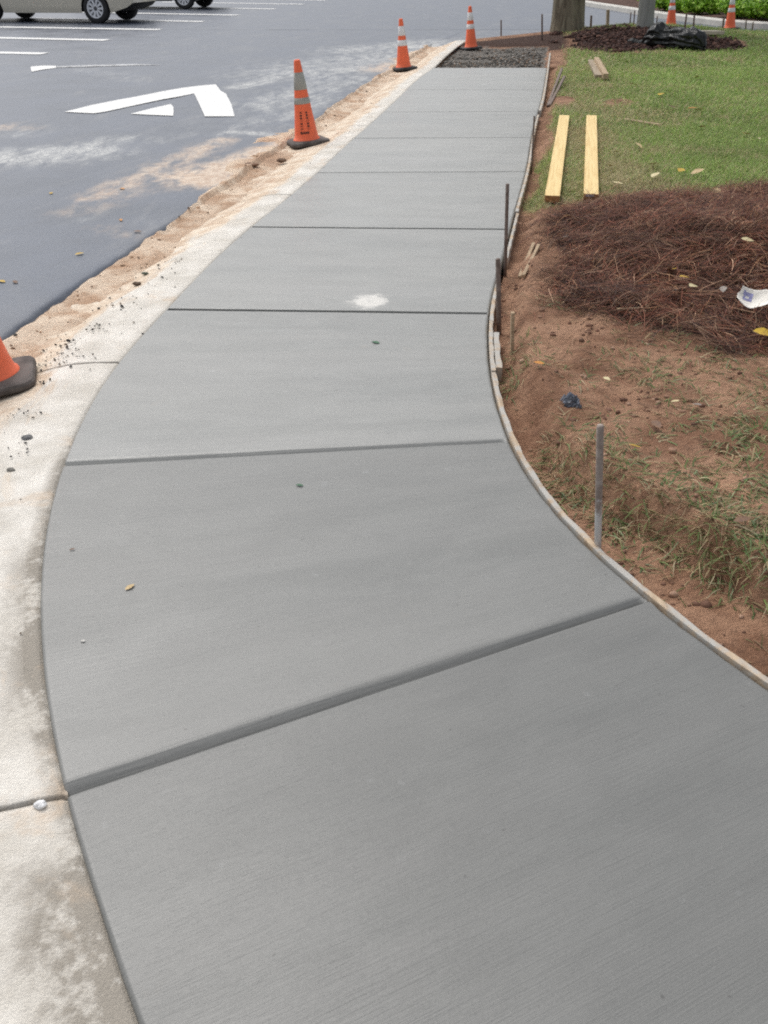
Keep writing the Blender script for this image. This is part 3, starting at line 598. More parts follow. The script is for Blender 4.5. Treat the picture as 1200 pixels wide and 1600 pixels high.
# soil washed over the gutter and onto the road edge: a low ragged heap
m = M('washed_soil', .95, .15); ob = m.obj(); q1 = m.noise(ob, 3.2, 7, .7, .3); q2 = m.noise(ob, 26, 6, .7); q3 = m.noise(ob, 120, 3, .6)
c = m.mix(m.ramp(q1, .36, .62), (.50, .335, .225), (.76, .62, .48)); c = m.mix(m.ramp(q2, .52, .72, 0, .55), c, (.42, .26, .165)); c = m.mix(m.ramp(q3, .55, .75, 0, .4), c, (.85, .74, .60))
c = m.mix(m.ramp(m.math('ADD', m.attr('brown'), m.math('MULTIPLY', m.math('SUBTRACT', q1, .5), 1.2)), .35, .75, 0, .85), c, (.42, .265, .175))
WASH = m.out(c, None, m.bump(m.math('ADD', q2, m.math('MULTIPLY', q3, .4)), .02, .8))
ysp = np.concatenate([np.arange(2.6, 6, .022), np.arange(6, 19.6, .04)]); osp = np.concatenate([np.arange(-.62, -.2, .03), np.arange(-.2, .25, .018), np.arange(.25, 1.3, .035)])
YS, OS = np.meshgrid(ysp, osp, indexing='ij'); XS = A(YS) - OS
base = np.where(OS > -.004, ASPH_Z + .004, gutter_z(XS, YS) + .003); base = base * 1.0
base = np.where(OS > 0, ASPH_Z, np.minimum(gutter_z(XS, YS), ASPH_Z - .03 * sstep(0, -.06, OS)))
spx, spy = proj(XS, YS, base); out_w = np.interp(YS, [2.6, 5.5, 6.6, 7.4, 8.2, 9.2, 10.2, 12, 14, 16, 19.6], [.02, .02, .07, .40, .75, .55, .12, .06, .12, .35, .5])
nb = fbm(XS, YS, .55, 5, 110); nf = fbm(XS, YS, .08, 3, 111)
hgt = np.where(OS > 0, .030 - .055 * (OS / out_w) ** 1.0, .034 - .060 * np.clip(-OS / .42, 0, 2) ** 1.3)
hgt = hgt + .045 * nb + .010 * nf - .012
hgt = hgt * 1.0 - .05 * (sstep(.62, .56, -OS) < .5) * (OS < 0)
ZS = base + np.minimum(hgt, .035 + .006 * nf)
me = mesh('washed_soil', np.stack([XS, YS, ZS], -1).reshape(-1, 3), grid_faces(*XS.shape, flip=True).tolist(), True)
set_f(me, 'brown', (.75 * np.exp(-((spx - 20) / 70) ** 2 - ((spy - 620) / 80) ** 2) + .7 * np.exp(-((spx - 420) / 60) ** 2 - ((spy - 250) / 18) ** 2) + .35 * sstep(.1, .5, fbm(XS, YS, .7, 3, 112))).ravel())
tag(link('washed_soil', me, WASH), 'tan washed soil spilled along the gutter and road edge', 'soil', kind='stuff')
k_ = np.where((hgt.ravel() > .004) & (RNG.uniform(0, 1, hgt.size) < .035))[0]; n = len(k_)
crumbs('soil_crumbs', np.stack([XS.ravel()[k_], YS.ravel()[k_], ZS.ravel()[k_] + .002], -1), np.abs(RNG.normal(0, .006, n)) + .0025, pal(n, [(.42, .27, .17), (.58, .42, .29), (.22, .14, .09), (.12, .11, .10)], [3, 3, 2, 1]), STONE, 'crumbs of tan soil loose along the gutter', 'soil')

# ------------------------------------------------------------------ form boards along the right edge
def form_board(y0, y1, off, th, label, tz=.006, sag=0.0):
    N = max(4, int((y1 - y0) / .05)); vv = []
    for i in range(N + 1):
        y = y0 + (y1 - y0) * i / N; p = Vector((float(R(y)), y, 0)); q = Vector((float(R(y + .01)), y + .01, 0)); t = (q - p).normalized(); nrm = Vector((t.y, -t.x, 0))
        a = p + nrm * off; b = p + nrm * (off + th * (1 + .12 * math.sin(i * 1.7))); z = tz + .0015 * math.sin(i * .9 + y) - sag * i / N; ch = .0015
        vv += [(a.x, a.y, -.10), (a.x, a.y, z - ch), (a.x + nrm.x * ch, a.y + nrm.y * ch, z), (b.x - nrm.x * ch, b.y - nrm.y * ch, z), (b.x, b.y, z - ch), (b.x, b.y, -.10)]
    f = [(6 * i + k, 6 * i + k + 1, 6 * i + k + 7, 6 * i + k + 6) for i in range(N) for k in range(5)] + [tuple(range(6)), tuple(range(6 * N, 6 * N + 6))[::-1]]
    return tag(link('form_board', mesh('form_board', vv, f), FORM), label, 'form board', 'form boards along the path')
yb = lambda py: G(780, py)[1]
form_board(.5, yb(583), .0015, .019, 'long curved form board smeared with cement along the nearest slabs')
form_board(yb(578), yb(522), .0235, .024, 'short splice board lapped outside the curved form boards', .012)
form_board(yb(582), yb(440), .002, .018, 'form board beside the second rusty stake from the front', .010)
form_board(yb(405), yb(335), .012, .017, 'pale form board end just beyond the tallest rusty stake', .010)
form_board(yb(332), yb(180), .002, .020, 'form board running past the new yellow planks', .008)
form_board(yb(174), yb(84), .002, .026, 'farthest form board, spattered white, ending at the gravel bed', .012)

# ------------------------------------------------------------------ stakes
def stake(bpx, tpx, label, w=.02, m=STEEL, base=None, sq=False, name='steel_stake', group='stakes'):
    b = base or GT(*bpx); t = up_at(b, *tpx); ln = (t - b).length
    pts = [Vector((0, 0, -.06)), Vector((0, 0, ln * .5)), Vector((0, 0, ln - .004)), Vector((0, 0, ln))]
    if sq: me = box_mesh(name, w, w * .55, ln + .06, .0015, 1, -.06)
    else: me = tube(name, pts, [w / 2, w / 2, w / 2, w * .4], 10)
    o = link(name, me, m); o.location = b; o.rotation_euler = (t - b).to_track_quat('Z', 'Y').to_euler(); return tag(o, label, 'stake', group)
stake((934, 853), (938, 664), 'nearest stake, splashed white with cement, beside the curved form board', .020, STEEL_SPLASH, Vector((*G(934, 853, .0), .0)))
stake((780, 522), (778, 404), 'rusty stake against the form board beside a short lath', .022, STEEL)
stake((789, 432), (793, 287), 'tallest rusty stake on the right edge before the yellow planks', .019, STEEL)
stake((830, 272), (835, 181), 'thin rusty stake left of the long yellow planks', .014, STEEL)
stake((800, 553), (801, 488), 'short pale wooden lath stuck in the red soil', .026, LATH, None, True, 'wooden_stake')
far = [((783, 56), (783, 31), .03, 'thin stake at the far grass strip between cone and tree'), ((847, 63), (847, 22), .035, 'thin tall stake just left of the big tree trunk'), ((923, 44), (924, 24), .05, 'short stake just right of the big tree trunk'),
       ((984, 39), (986, 19), .03, 'left one of two thin stakes beside the grey trunk'), ((990, 38), (992, 16), .03, 'right one of two thin stakes beside the grey trunk'), ((1069, 49), (1073, 22), .035, 'left one of two stakes by the pale board behind the black bag'),
       ((1083, 49), (1085, 24), .035, 'right one of two stakes by the pale board behind the black bag'), ((1129, 46), (1131, 29), .045, 'stake standing directly left of the farthest right cone'), ((1165, 48), (1166, 32), .03, 'left one of two stakes right of the farthest right cone'), ((1175, 49), (1177, 34), .03, 'right one of two stakes right of the farthest right cone'), ((1026, 36), (1027, 25), .03, 'stubby stake just right of the grey trunk')]
for b, t, w, lab in far: stake(b, t, lab, w, STEEL, None)
stake((949, 41), (950, 15), 'broad weathered wooden stake between the two trunks', .11, PINE_OLD, None, True, 'wooden_stake')

def lying(name, a, b, w, h, m, label, cat, group=None, la=.0, lb=.0, end=None, width2=None):
    """a board or stick lying on the earth between two photographed ends"""
    A_ = GT(*a, lift=la + h); B_ = GT(*b, lift=lb + h); d = A_ - B_; ln = d.length
    me = box_mesh(name, w, ln, h, min(.003, w * .1), 1, -h); o = link(name, me, m); o.location = (A_ + B_) / 2
    o.rotation_euler = d.to_track_quat('Y', 'Z').to_euler()
    if end:
        e = link('end_grain', box_mesh('end_grain', w * .97, .003, h * .94, 0, 1, -h * .97), end, o); e.location = (0, -ln / 2 - .001, 0)
    return tag(o, label, cat, group)
g2 = 'new planks on the lawn'
p1 = lying('plank', (882, 180), (863, 306), .10, .045, PINE, 'new yellow plank lying on the lawn nearer the path', 'plank', g2, .005, .012, PINE_END)
p2 = lying('plank', (924.5, 180), (924, 303), .10, .045, PINE, 'new yellow plank on the lawn with a bluish mark on its end', 'plank', g2, .005, .012, PINE_END)
mk = link('grade_stamp', box_mesh('grade_stamp', .055, .002, .014, 0, 1, -.018), simple('blue_grey_stamp', (.35, .36, .42), .7), p2); mk.location = (-.008, p2.bound_box[0][1] - .003, 0)
g3 = 'short weathered boards on the lawn'
lying('board', (924, 93), (936, 117), .10, .05, PINE_OLD, 'tan weathered board, left of a pair on the lawn', 'board', g3, .01, .01)
lying('board', (932, 89), (947, 115), .07, .07, LATH, 'pale weathered board, right of a pair on the lawn', 'board', g3, .04, .03)
lying('lath_stick', (975, 185), (1033, 194), .045, .015, LATH, 'thin wooden lath lying across the lawn', 'stick', 'loose sticks', .01, .01)
lying('lath_stick', (834, 379), (812, 431), .020, .016, LATH, 'left one of two lath pieces lying on soil by the pine straw', 'stick', 'loose sticks', .012, .004)
lying('lath_stick', (842, 381), (818, 429), .018, .020, LATH, 'right one of two lath pieces lying on soil by the pine straw', 'stick', 'loose sticks', .012, .012)
lying('metal_rod', (878, 106), (856, 164), .03, .03, STEEL, 'left one of two dark rods leaning beside the far slabs', 'rod', 'dark rods', .10, .0)
lying('metal_rod', (882, 118), (859, 163), .03, .03, STEEL, 'right one of two dark rods leaning beside the far slabs', 'rod', 'dark rods', .08, .0)
lying('twig', (965, 482), (1015, 480), .012, .010, LATH, 'thin pale twig lying on the pine straw', 'twig', None, .03, .03)
o = lying('pale_board', (1064, 48), (1126, 48), .25, .06, simple('pale_board', (.58, .50, .40), .8, .1), 'pale board edge lying at the street behind the black bag', 'board', None, .03, .03)

# ------------------------------------------------------------------ traffic cones
def rounded_square(h, r, n=6):
    out = []
    for q, (sx, sy) in enumerate([(1, 1), (-1, 1), (-1, -1), (1, -1)]):
        for k in range(n + 1):
            a = q * math.pi / 2 + k / n * math.pi / 2; out.append((sx * (h - r) + r * math.cos(a), sy * (h - r) + r * math.sin(a)))
    return out
def cone_base():
    v = []; f = []; N = 28
    for s, z in [(.96, 0), (1.0, .008), (1.0, .022), (.97, .032), (.90, .036), (.62, .040)]:
        v += [(x * s, y * s, z) for x, y in rounded_square(.182, .06)]
    for i in range(5):
        for k in range(N): f.append((i * N + k, i * N + (k + 1) % N, (i + 1) * N + (k + 1) % N, (i + 1) * N + k))
    f.append(tuple(range(5 * N, 6 * N))); f.append(tuple(range(N))[::-1])
    return mesh('base', v, f, False)
CONE_BASE = cone_base(); rc = lambda z: .112 - (.112 - .030) * (z - .036) / .654
CONE_BODY = lathe('cone_body', [(.126, .037), (.124, .046), (.113, .052), (rc(.1), .1), (rc(.3), .3), (rc(.5), .5), (rc(.69), .69), (.027, .703), (.018, .708), (.016, .700), (.012, .66)], 40)
def band(z0, z1): return lathe('reflective_band', [(rc(z0) + .0005, z0), (rc(z0) + .0025, z0 + .002), (rc(z1) + .0025, z1 - .002), (rc(z1) + .0005, z1)], 40)
BANDS = [band(.335, .415), band(.475, .605)]; BANDS1 = [band(.345, .398), band(.462, .605)]
def cone(px, py, label, rz, lean, z, dirty=False, dust=False, letters=False, pitch=0.0, k=1.0, loc=None):
    t = empty('traffic_cone', loc or (*G(px, py, z), z), (math.radians(pitch), math.radians(lean), 0)); t.rotation_mode = 'XYZ'; t.scale = (k, k, k)
    tag(t, label, 'traffic cone', 'traffic cones')
    b = link('base', CONE_BASE, None, t); b.data = CONE_BASE.copy(); b.data.materials.append(RUBBER_DUST if dust else RUBBER); b.rotation_euler = (0, 0, math.radians(rz))
    c = link('cone_body', CONE_BODY.copy(), ORANGE, t)
    for me in (BANDS1 if dirty else BANDS): link('reflective_band', me.copy(), BAND_DIRTY if dirty else BAND, t)
    if letters:
        rnd = random.Random(5); vv = []; ff = []
        def strip(a, z0, z1, w):                 # ink patch on the cone wall
            n0 = len(vv)
            for z in (z0, z1):
                for q in (a - w / 2, a + w / 2): r = rc(z) + .0015; vv.append((r * math.sin(q), -r * math.cos(q), z))
            ff.append((n0, n0 + 1, n0 + 3, n0 + 2))
        for a0, z0, z1 in [(-.22, .13, .285), (.42, .13, .285)]:
            z = z0
            while z < z1:
                h = .017; strip(a0 - .09, z, z + h * .9, .045); strip(a0 + .08, z + rnd.uniform(0, .004), z + h * .9, .05)
                if rnd.random() < .8: strip(a0, z + rnd.choice([0, .006, .011]), z + .015, .15)
                z += h + .006
        for q in range(9): strip(-.36 + q * .09, .098 + rnd.uniform(-.003, .003), .118 + rnd.uniform(-.006, .003), .07)
        link('lettering', mesh('lettering', vv, ff), INK, t)
    return t
cone(480, 224, 'cone with dirty grey bands and black stencilled lettering beside the gutter', 22, -5.0, -.05, True, True, True)
cone(631, 108.5, 'clean banded cone in the gutter at the far slabs', 20, -4.5, -.05, dust=False, k=.98)
cone(736, 76.5, 'cone standing on the gravel bed where the sidewalk ends', 15, -4.5, -.05)
cone(-13, 600, 'cone cut off by the left edge beside the gutter, only its foot visible', 18, -7.0, -.06, dust=True)
cone(1048, 41.5, 'far cone right of the grey trunk, foot hidden behind mulch', 10, -4.5, .0, k=1.05, pitch=0)
cone(1140, 46, 'rightmost far cone between lawn and pale kerb', 12, -4.5, .0, k=1.05)

# ------------------------------------------------------------------ trees
def bark(name, a, b, sc):
    m = M(name, .9, .25); ob = m.obj(); r = m.noise(m.mp(ob, (9 * sc, 9 * sc, 1.6 * sc)), 1, 6, .65, .6); q = m.noise(ob, 5 * sc, 5, .6)
    c = m.mix(m.ramp(r, .35, .65), a, b); c = m.mix(m.ramp(q, .55, .75, 0, .5), c, (.14, .15, .09))
    return m.out(c, None, m.bump(r, .05, .9))
CROWN = vcol('crown_leaf', .6, .3)
def tree(base, r0, h, lean, label, m, seed, rough, flare=1.35, crown_r=3.2):
    t = tag(empty('tree', base), label, 'tree', 'trees at the far end of the lawn'); rnd = np.random.default_rng(seed)
    N = 40; K = 36; v = []
    zz = np.concatenate([[-.25], np.linspace(-.05, 1.2, 16), np.linspace(1.4, h, N - 17)])
    for z in zz:
        r = r0 * (1 - .45 * max(z, 0) / h) * (1 + (flare - 1) * math.exp(-max(z + .05, 0) / .22))
        for k in range(K):
            a = 2 * math.pi * k / K; rr = r * (1 + rough * (float(fbm(a * 3.0, z * .5, 1.2, 3, seed)) + .7 * float(fbm(math.cos(a) * 2 + 7, math.sin(a) * 2 + z * .3, .7, 2, seed + 3))))
            v.append((rr * math.cos(a) + lean * z, rr * math.sin(a), z))
    link('trunk', mesh('trunk', v, [(i * K + k, i * K + (k + 1) % K, (i + 1) * K + (k + 1) % K, (i + 1) * K + k) for i in range(len(zz) - 1) for k in range(K)], True), m, t)
    ends = []
    for q in range(9):
        a = q * 2.4 + rnd.uniform(-.4, .4); z0 = h * rnd.uniform(.55, .98); ln = crown_r * rnd.uniform(.6, 1.0); p0 = Vector((lean * z0, 0, z0))
        pts = [p0 + Vector((math.cos(a) * ln * s, math.sin(a) * ln * s, ln * .75 * s ** .8)) for s in np.linspace(0, 1, 6)]
        link('limb', tube('limb', pts, list(np.linspace(r0 * .3, .02, 6)), 7), m, t); ends += pts[2:]
    n = 3200; e = np.array([list(p) for p in ends]); c = e[rnd.integers(0, len(e), n)] + rnd.normal(0, .55, (n, 3)); V = np.zeros((n, 4, 3)); d1 = rnd.normal(0, 1, (n, 3)); d2 = rnd.normal(0, 1, (n, 3))
    d1 /= np.linalg.norm(d1, axis=1)[:, None]; d2 = np.cross(d1, d2); d2 /= np.linalg.norm(d2, axis=1)[:, None]; s = rnd.uniform(.05, .11, n)[:, None]
    V[:, 0] = c - d1 * s; V[:, 1] = c + d2 * s * .5; V[:, 2] = c + d1 * s; V[:, 3] = c - d2 * s * .5
    link('crown', tri_mesh('crown', V.reshape(-1, 3), np.arange(4 * n).reshape(n, 4), np.repeat(pal(n, [(.06, .11, .025), (.09, .14, .035), (.16, .16, .04)], [3, 3, 1]), 4, 0)), CROWN, t)
    return t
tb = GT(886, 49); tree((tb.x, tb.y, tb.z), .345, 5.2, -.02, 'broad brown tree trunk at the end of the path', bark('brown_bark', (.13, .11, .08), (.30, .27, .20), 1.0), 3, .10, 1.08)
tb = GT(1007, 45); tree((tb.x, tb.y, tb.z), .165, 4.6, -.03, 'slim smooth grey trunk rising from the mulch mound', bark('grey_bark', (.27, .275, .25), (.35, .355, .33), .6), 8, .03, 1.06, 2.4)

# ------------------------------------------------------------------ planting island beyond the street
isl = [(6.6, 60), (6.75, 45), G(915, 8), G(960, 15), G(1016, 24.5), G(1080, 33), G(1130, 39), G(1200, 44), (10.6, 23.4), (14, 22.6), (22, 22)]
ip = [Vector((a, b, 0)) for a, b in isl]; dense = []
for i in range(len(ip) - 1):
    for s in range(8): dense.append(ip[i].lerp(ip[i + 1], s / 8))
dense.append(ip[-1])
for _ in range(3): dense = [dense[0]] + [(dense[i - 1] + dense[i] * 2 + dense[i + 1]) / 4 for i in range(1, len(dense) - 1)] + [dense[-1]]
nr = [Vector(((dense[min(i + 1, len(dense) - 1)] - dense[max(i - 1, 0)]).y, -(dense[min(i + 1, len(dense) - 1)] - dense[max(i - 1, 0)]).x, 0)).normalized() * -1 for i in range(len(dense))]
vv = []
for p, q in zip(dense, nr):
    for o_, z in [(0, -.2), (.0, .08), (.03, .115), (.18, .115), (.19, -.2)]: vv.append(p + q * o_ + Vector((0, 0, z)))
pale = simple('pale_kerb', (.62, .60, .55), .85, .12, 4)
tag(link('island_kerb', mesh('island_kerb', vv, [(5 * i + k, 5 * i + k + 1, 5 * i + k + 6, 5 * i + k + 5) for i in range(len(dense) - 1) for k in range(4)]), pale), kind='structure')
vv = []; 
for p, q in zip(dense, nr):
    for o_ in (.185, .6, 1.4, 3, 6, 14): r_ = p + q * o_; vv.append(r_ + Vector((0, 0, .08 + .05 * float(fbm(r_.x, r_.y, .7, 3, 44)) + .05 * min(o_, 2))))
mulch = simple('island_mulch', (.10, .058, .045), .95, .5, 9, .2, .03)
tag(link('island_bed', mesh('island_bed', vv, [(6 * i + k, 6 * i + k + 1, 6 * i + k + 7, 6 * i + k + 6) for i in range(len(dense) - 1) for k in range(5)], True), mulch), kind='structure')
def shrub(px, py, w, h, label, seed, flowers=0):
    b = Vector((*G(px, py, .12), .12)); t = tag(empty('shrub', b), label, 'shrub', 'shrubs on the planting island'); rnd = np.random.default_rng(seed)
    for q in range(6):
        a = q * 1.05 + rnd.uniform(-.3, .3); e = Vector((math.cos(a) * w * .35, math.sin(a) * w * .35, h * .7)); link('stem', tube('stem', [(0, 0, -.03), e * .5 + Vector((0, 0, .05)), e], [.012, .009, .005], 5), LATH, t)
    n = 1500; u = rnd.normal(0, 1, (n, 3)); u /= np.linalg.norm(u, axis=1)[:, None]; rad = rnd.uniform(.35, 1.0, n) ** .5
    lump = 1 + .35 * np.array([mnoise.noise(Vector(a_) * 2.2 + Vector((seed, 0, 0))) for a_ in u])
    c = u * rad[:, None] * lump[:, None] * np.array([w * .5, w * .45, h * .5]) + np.array([0, 0, h * .52]); c[:, 2] = np.maximum(c[:, 2], .03)
    nrm = u + rnd.normal(0, .5, (n, 3)) + np.array([0, 0, .6]); nrm /= np.linalg.norm(nrm, axis=1)[:, None]; d1 = np.cross(nrm, rnd.normal(0, 1, (n, 3))); d1 /= np.linalg.norm(d1, axis=1)[:, None]; d2 = np.cross(nrm, d1)
    s = rnd.uniform(.03, .06, n)[:, None]; V = np.stack([c - d1 * s, c + d2 * s * .55, c + d1 * s, c - d2 * s * .55], 1)
    col = pal(n, [(.24, .46, .03), (.32, .55, .05), (.13, .28, .02), (.42, .60, .10)], [3, 3, 2, 1])
    link('foliage', tri_mesh('foliage', V.reshape(-1, 3), np.arange(4 * n).reshape(n, 4), np.repeat(col, 4, 0)), LEAFY, t)
    for q in range(flowers):
        a = rnd.uniform(0, 6.28); rr = rnd.uniform(.1, .42) * w; v_ = []; f_ = []
        for k in range(7): r1 = .05; v_ += [(0, 0, 0), (r1 * math.cos(k * .9), r1 * math.sin(k * .9), .03), (r1 * 1.5 * math.cos(k * .9 + .45), r1 * 1.5 * math.sin(k * .9 + .45), .02), (r1 * math.cos(k * .9 + .9), r1 * math.sin(k * .9 + .9), .03)]; f_.append((4 * k, 4 * k + 1, 4 * k + 2, 4 * k + 3))
        fl = link('flower', mesh('flower', v_, f_), FLOWER, t); fl.location = (rr * math.cos(a), rr * math.sin(a) - .1, h * rnd.uniform(.8, 1.02))
FLOWER = simple('red_flower', (.55, .10, .07), .6, .2)
for q, (px, py, w, h, lab, fl) in enumerate([(1022, 9, 1.0, .45, 'bright green shrub beside the grey trunk on the island', 0), (1040, 15, .9, .45, 'bright green shrub directly left of the near far cone', 0), (1066, 18, 1.0, .5, 'bright green shrub directly right of the near far cone', 0), (1090, 21, .95, .5, 'bright green shrub midway between the two far right cones', 0),
    (1114, 22, 1.0, .5, 'bright green shrub just left of the rightmost cone', 0), (1150, 27, 1.0, .5, 'red flowered shrub behind the rightmost cone', 5), (1176, 29, 1.0, .5, 'red flowered shrub near the right edge of the island', 6), (1204, 31, 1.0, .55, 'red flowered shrub cut by the right edge', 6),
    (1050, 3, 1.1, .6, 'back row shrub above the near far cone', 0), (1090, 6, 1.1, .6, 'back row shrub between the two far right cones', 0), (1130, 10, 1.1, .6, 'back row shrub above the rightmost cone', 0), (1172, 13, 1.1, .6, 'back row flowering shrub at the right', 5), (1008, 1, 1.0, .5, 'shrub glimpsed left behind the grey trunk', 0)]): shrub(px, py, w, h, lab, 20 + q, fl)

# ------------------------------------------------------------------ black plastic bag
def plastic_bag():
    a = GT(980, 68); b = GT(1098, 80); ax = (b - a); ln = ax.length; N = 110; K = 64; v = []
    m = M('black_plastic', .2, .5); nz = m.noise(m.obj(), 7, 3, .5, 1.2); bm_ = m.bump(nz, .05, .7)
    mt = m.out((.010, .012, .012), m.ramp(nz, .3, .7, .15, .3), bm_)
    key = [(0, .035), (.05, .055), (.10, .045), (.16, .035), (.22, .06), (.28, .15), (.34, .20), (.42, .215), (.49, .17), (.55, .165), (.68, .18), (.82, .185), (.92, .165), (.97, .12), (1, .03)]
    for i in range(N + 1):
        s = i / N; r = float(np.interp(s, [k_[0] for k_ in key], [k_[1] for k_ in key])) * 1.0
        for k in range(K):
            q = 2 * math.pi * k / K; d = Vector((0, math.cos(q), math.sin(q)))
            p = Vector((s * 4.0 + .5 * d.y, d.y * 1.9, d.z * 1.9))
            w = 1 - abs(mnoise.noise(p * 1.15 + Vector((3, 1, 5)))) * 1.5; w2 = 1 - abs(mnoise.noise(p * 2.6 + Vector((9, 2, 1)))) * 1.6; w3 = mnoise.noise(p * 6)
            rr = r * (.72 + .36 * w + .14 * w2 + .01 * w3)
            z = rr * d.z * .92 + r * .72; z = max(z, -.03 + .02 * w3)
            v.append((s * ln + .03 * w2, rr * d.y * 1.05, z))
    f = [(i * K + k, i * K + (k + 1) % K, (i + 1) * K + (k + 1) % K, (i + 1) * K + k) for i in range(N) for k in range(K)]
    o = link('plastic_bag', mesh('plastic_bag', v, f, True), mt); o.location = a; o.rotation_euler = (0, 0, math.atan2(ax.y, ax.x))
    return tag(o, 'crumpled black plastic bag lying at the mulch mound on the lawn', 'bag')
plastic_bag()

# ------------------------------------------------------------------ parked cars
def car_loft():
    xs = np.concatenate([np.linspace(-2.35, -2.2, 6), np.linspace(-2.15, 2.4, 130), np.linspace(2.45, 2.6, 6)])
    zt = np.interp(xs, [-2.35, -2.3, -1.75, -.95, -.3, .3, 1.25, 2.35, 2.55, 2.6], [.72, .98, 1.04, 1.42, 1.48, 1.45, 1.03, .86, .74, .62])
    zb = np.interp(xs, [-2.35, -2.2, -1.8, 2.05, 2.45, 2.6], [.46, .36, .235, .21, .26, .36])
    for cx in (-1.40, 1.62):
        d = np.abs(xs - cx); arch = np.where(d < .385, .34 + np.sqrt(np.maximum(.385 ** 2 - d ** 2, 0)), 0); zb = np.maximum(zb, np.where(d < .385, arch, 0))
    plan = 1 - .22 * np.clip((np.abs(xs - .125) - 1.77) / .7, 0, 1) ** 2.2
    T = np.linspace(0, 1, 18); W = np.zeros((len(xs), 18, 3))
    for i, x_ in enumerate(xs):
        z = zb[i] + (zt[i] - zb[i]) * T
        s = np.interp(z, [.2, .34, .55, .8, .98, 1.48], [.955, .985, 1.0, .985, .945, .68]); hw = .895 * plan[i] * s
        hw = hw * np.where(T > .93, .97, 1)
        W[i, :, 0] = x_; W[i, :, 1] = hw; W[i, :, 2] = z
    return xs, W
def make_car(loc, rz, paint, label):
    t = tag(empty('parked_car', loc, (0, 0, rz)), label, 'car', 'cars parked in the lot'); xs, W = car_loft(); n = len(xs)
    Rt = W.copy(); Lt = W.copy(); Lt[:, :, 1] *= -1
    V = np.concatenate([Rt.reshape(-1, 3), Lt.reshape(-1, 3)]); F = grid_faces(n, 18).tolist() + (grid_faces(n, 18, True) + n * 18).tolist()
    o_ = n * 18; top = [i * 18 + 17 for i in range(n)]
    for i in range(n - 1): F.append((top[i], top[i + 1], top[i + 1] + o_, top[i] + o_))
    for j in range(17): F.append((j, j + 1, j + 1 + o_, j + o_)); b = (n - 1) * 18; F.append((b + j + o_, b + j + 1 + o_, b + j + 1, b + j))
    link('body', mesh('body', V, F, True), paint, t)
    ub = []; 
    for i in range(n): x_, hw, z = W[i, 0]; ub += [(x_, hw - .01, z + .02), (x_, -hw + .01, z + .02)]
    link('underbody', mesh('underbody', ub, [(2 * i, 2 * i + 1, 2 * i + 3, 2 * i + 2) for i in range(n - 1)]), DARK, t)
    for sgn in (1, -1):
        for xa, xb in ((-1.25, -.25), (-.17, .85)):
            vv = []; cols_ = [x_ for x_ in np.linspace(xa, xb, 12)]
            for x_ in cols_:
                ztop = float(np.interp(x_, xs, W[:, 17, 2])) - .07; lo = min(1.0, ztop - .01)
                for s in range(5):
                    z = lo + (ztop - lo) * s / 4; hw = .895 * float(np.interp(z, [.8, .98, 1.48], [.985, .945, .68])) + .006; vv.append((x_, sgn * hw, z))
            link('side_window', mesh('side_window', vv, grid_faces(12, 5).tolist(), True), GLASS, t)
        for nm, x_, z, sx, sz, mm in (('taillight', -2.31, .80, .10, .16, RED), ('headlight', 2.50, .68, .14, .12, CLEAR)):
            h_ = link(nm, box_mesh(nm, sx, .30, sz, .03, 2), mm, t); h_.location = (x_, sgn * .56, z - .06)
        hd = link('mirror', box_mesh('mirror', .10, .18, .12, .03, 2), paint, t); hd.location = (.95, sgn * .95, .98)
        for k_, (dx) in enumerate((-.62, .42)):
            hn = link('door_handle', box_mesh('door_handle', .18, .03, .03, .008, 2), paint, t); hn.location = (dx, sgn * .885, .83)
    for xa, xb, ins in ((-1.68, -1.0, .06), (.42, 1.08, .06)):
        vv = []
        for x_ in np.linspace(xa, xb, 8):
            z = float(np.interp(x_, xs, W[:, 17, 2])) + .006; hw = float(np.interp(x_, xs, W[:, 17, 1])) - ins; vv += [(x_, hw, z), (x_, -hw, z)]
        link('windscreen', mesh('windscreen', vv, [(2 * i, 2 * i + 1, 2 * i + 3, 2 * i + 2) for i in range(7)], True), GLASS, t)
    lp = link('licence_plate', box_mesh('licence_plate', .012, .30, .15, .004, 1), CLEAR, t); lp.location = (-2.345, 0, .58)
    for cx in (-1.40, 1.62):
        for sgn in (1, -1):
            w = link('wheel', WHEEL_HUB, None, t); w.location = (cx, sgn * .80, .335); w.rotation_euler = (-sgn * math.pi / 2, 0, 0)
            link('tyre', TYRE, None, w); link('rim', RIM, None, w)
    return t
DARK = simple('car_underside', (.02, .02, .02), .9, .3); GLASS = simple('car_glass', (.03, .035, .04), .08, .1); RED = simple('taillight_red', (.35, .02, .02), .2, .1); CLEAR = simple('lamp_lens', (.6, .6, .6), .15, .1)
SILVER = simple('rim_silver', (.78, .79, .82), .35, .1, 8, .5, 0, 0.0)
TYRE = lathe('tyre', [(.215, .10), (.25, .108), (.31, .104), (.330, .085), (.335, .05), (.335, -.05), (.330, -.085), (.31, -.104), (.215, -.10)], 48); TYRE.materials.append(simple('tyre_rubber', (.028, .028, .03), .8, .3))
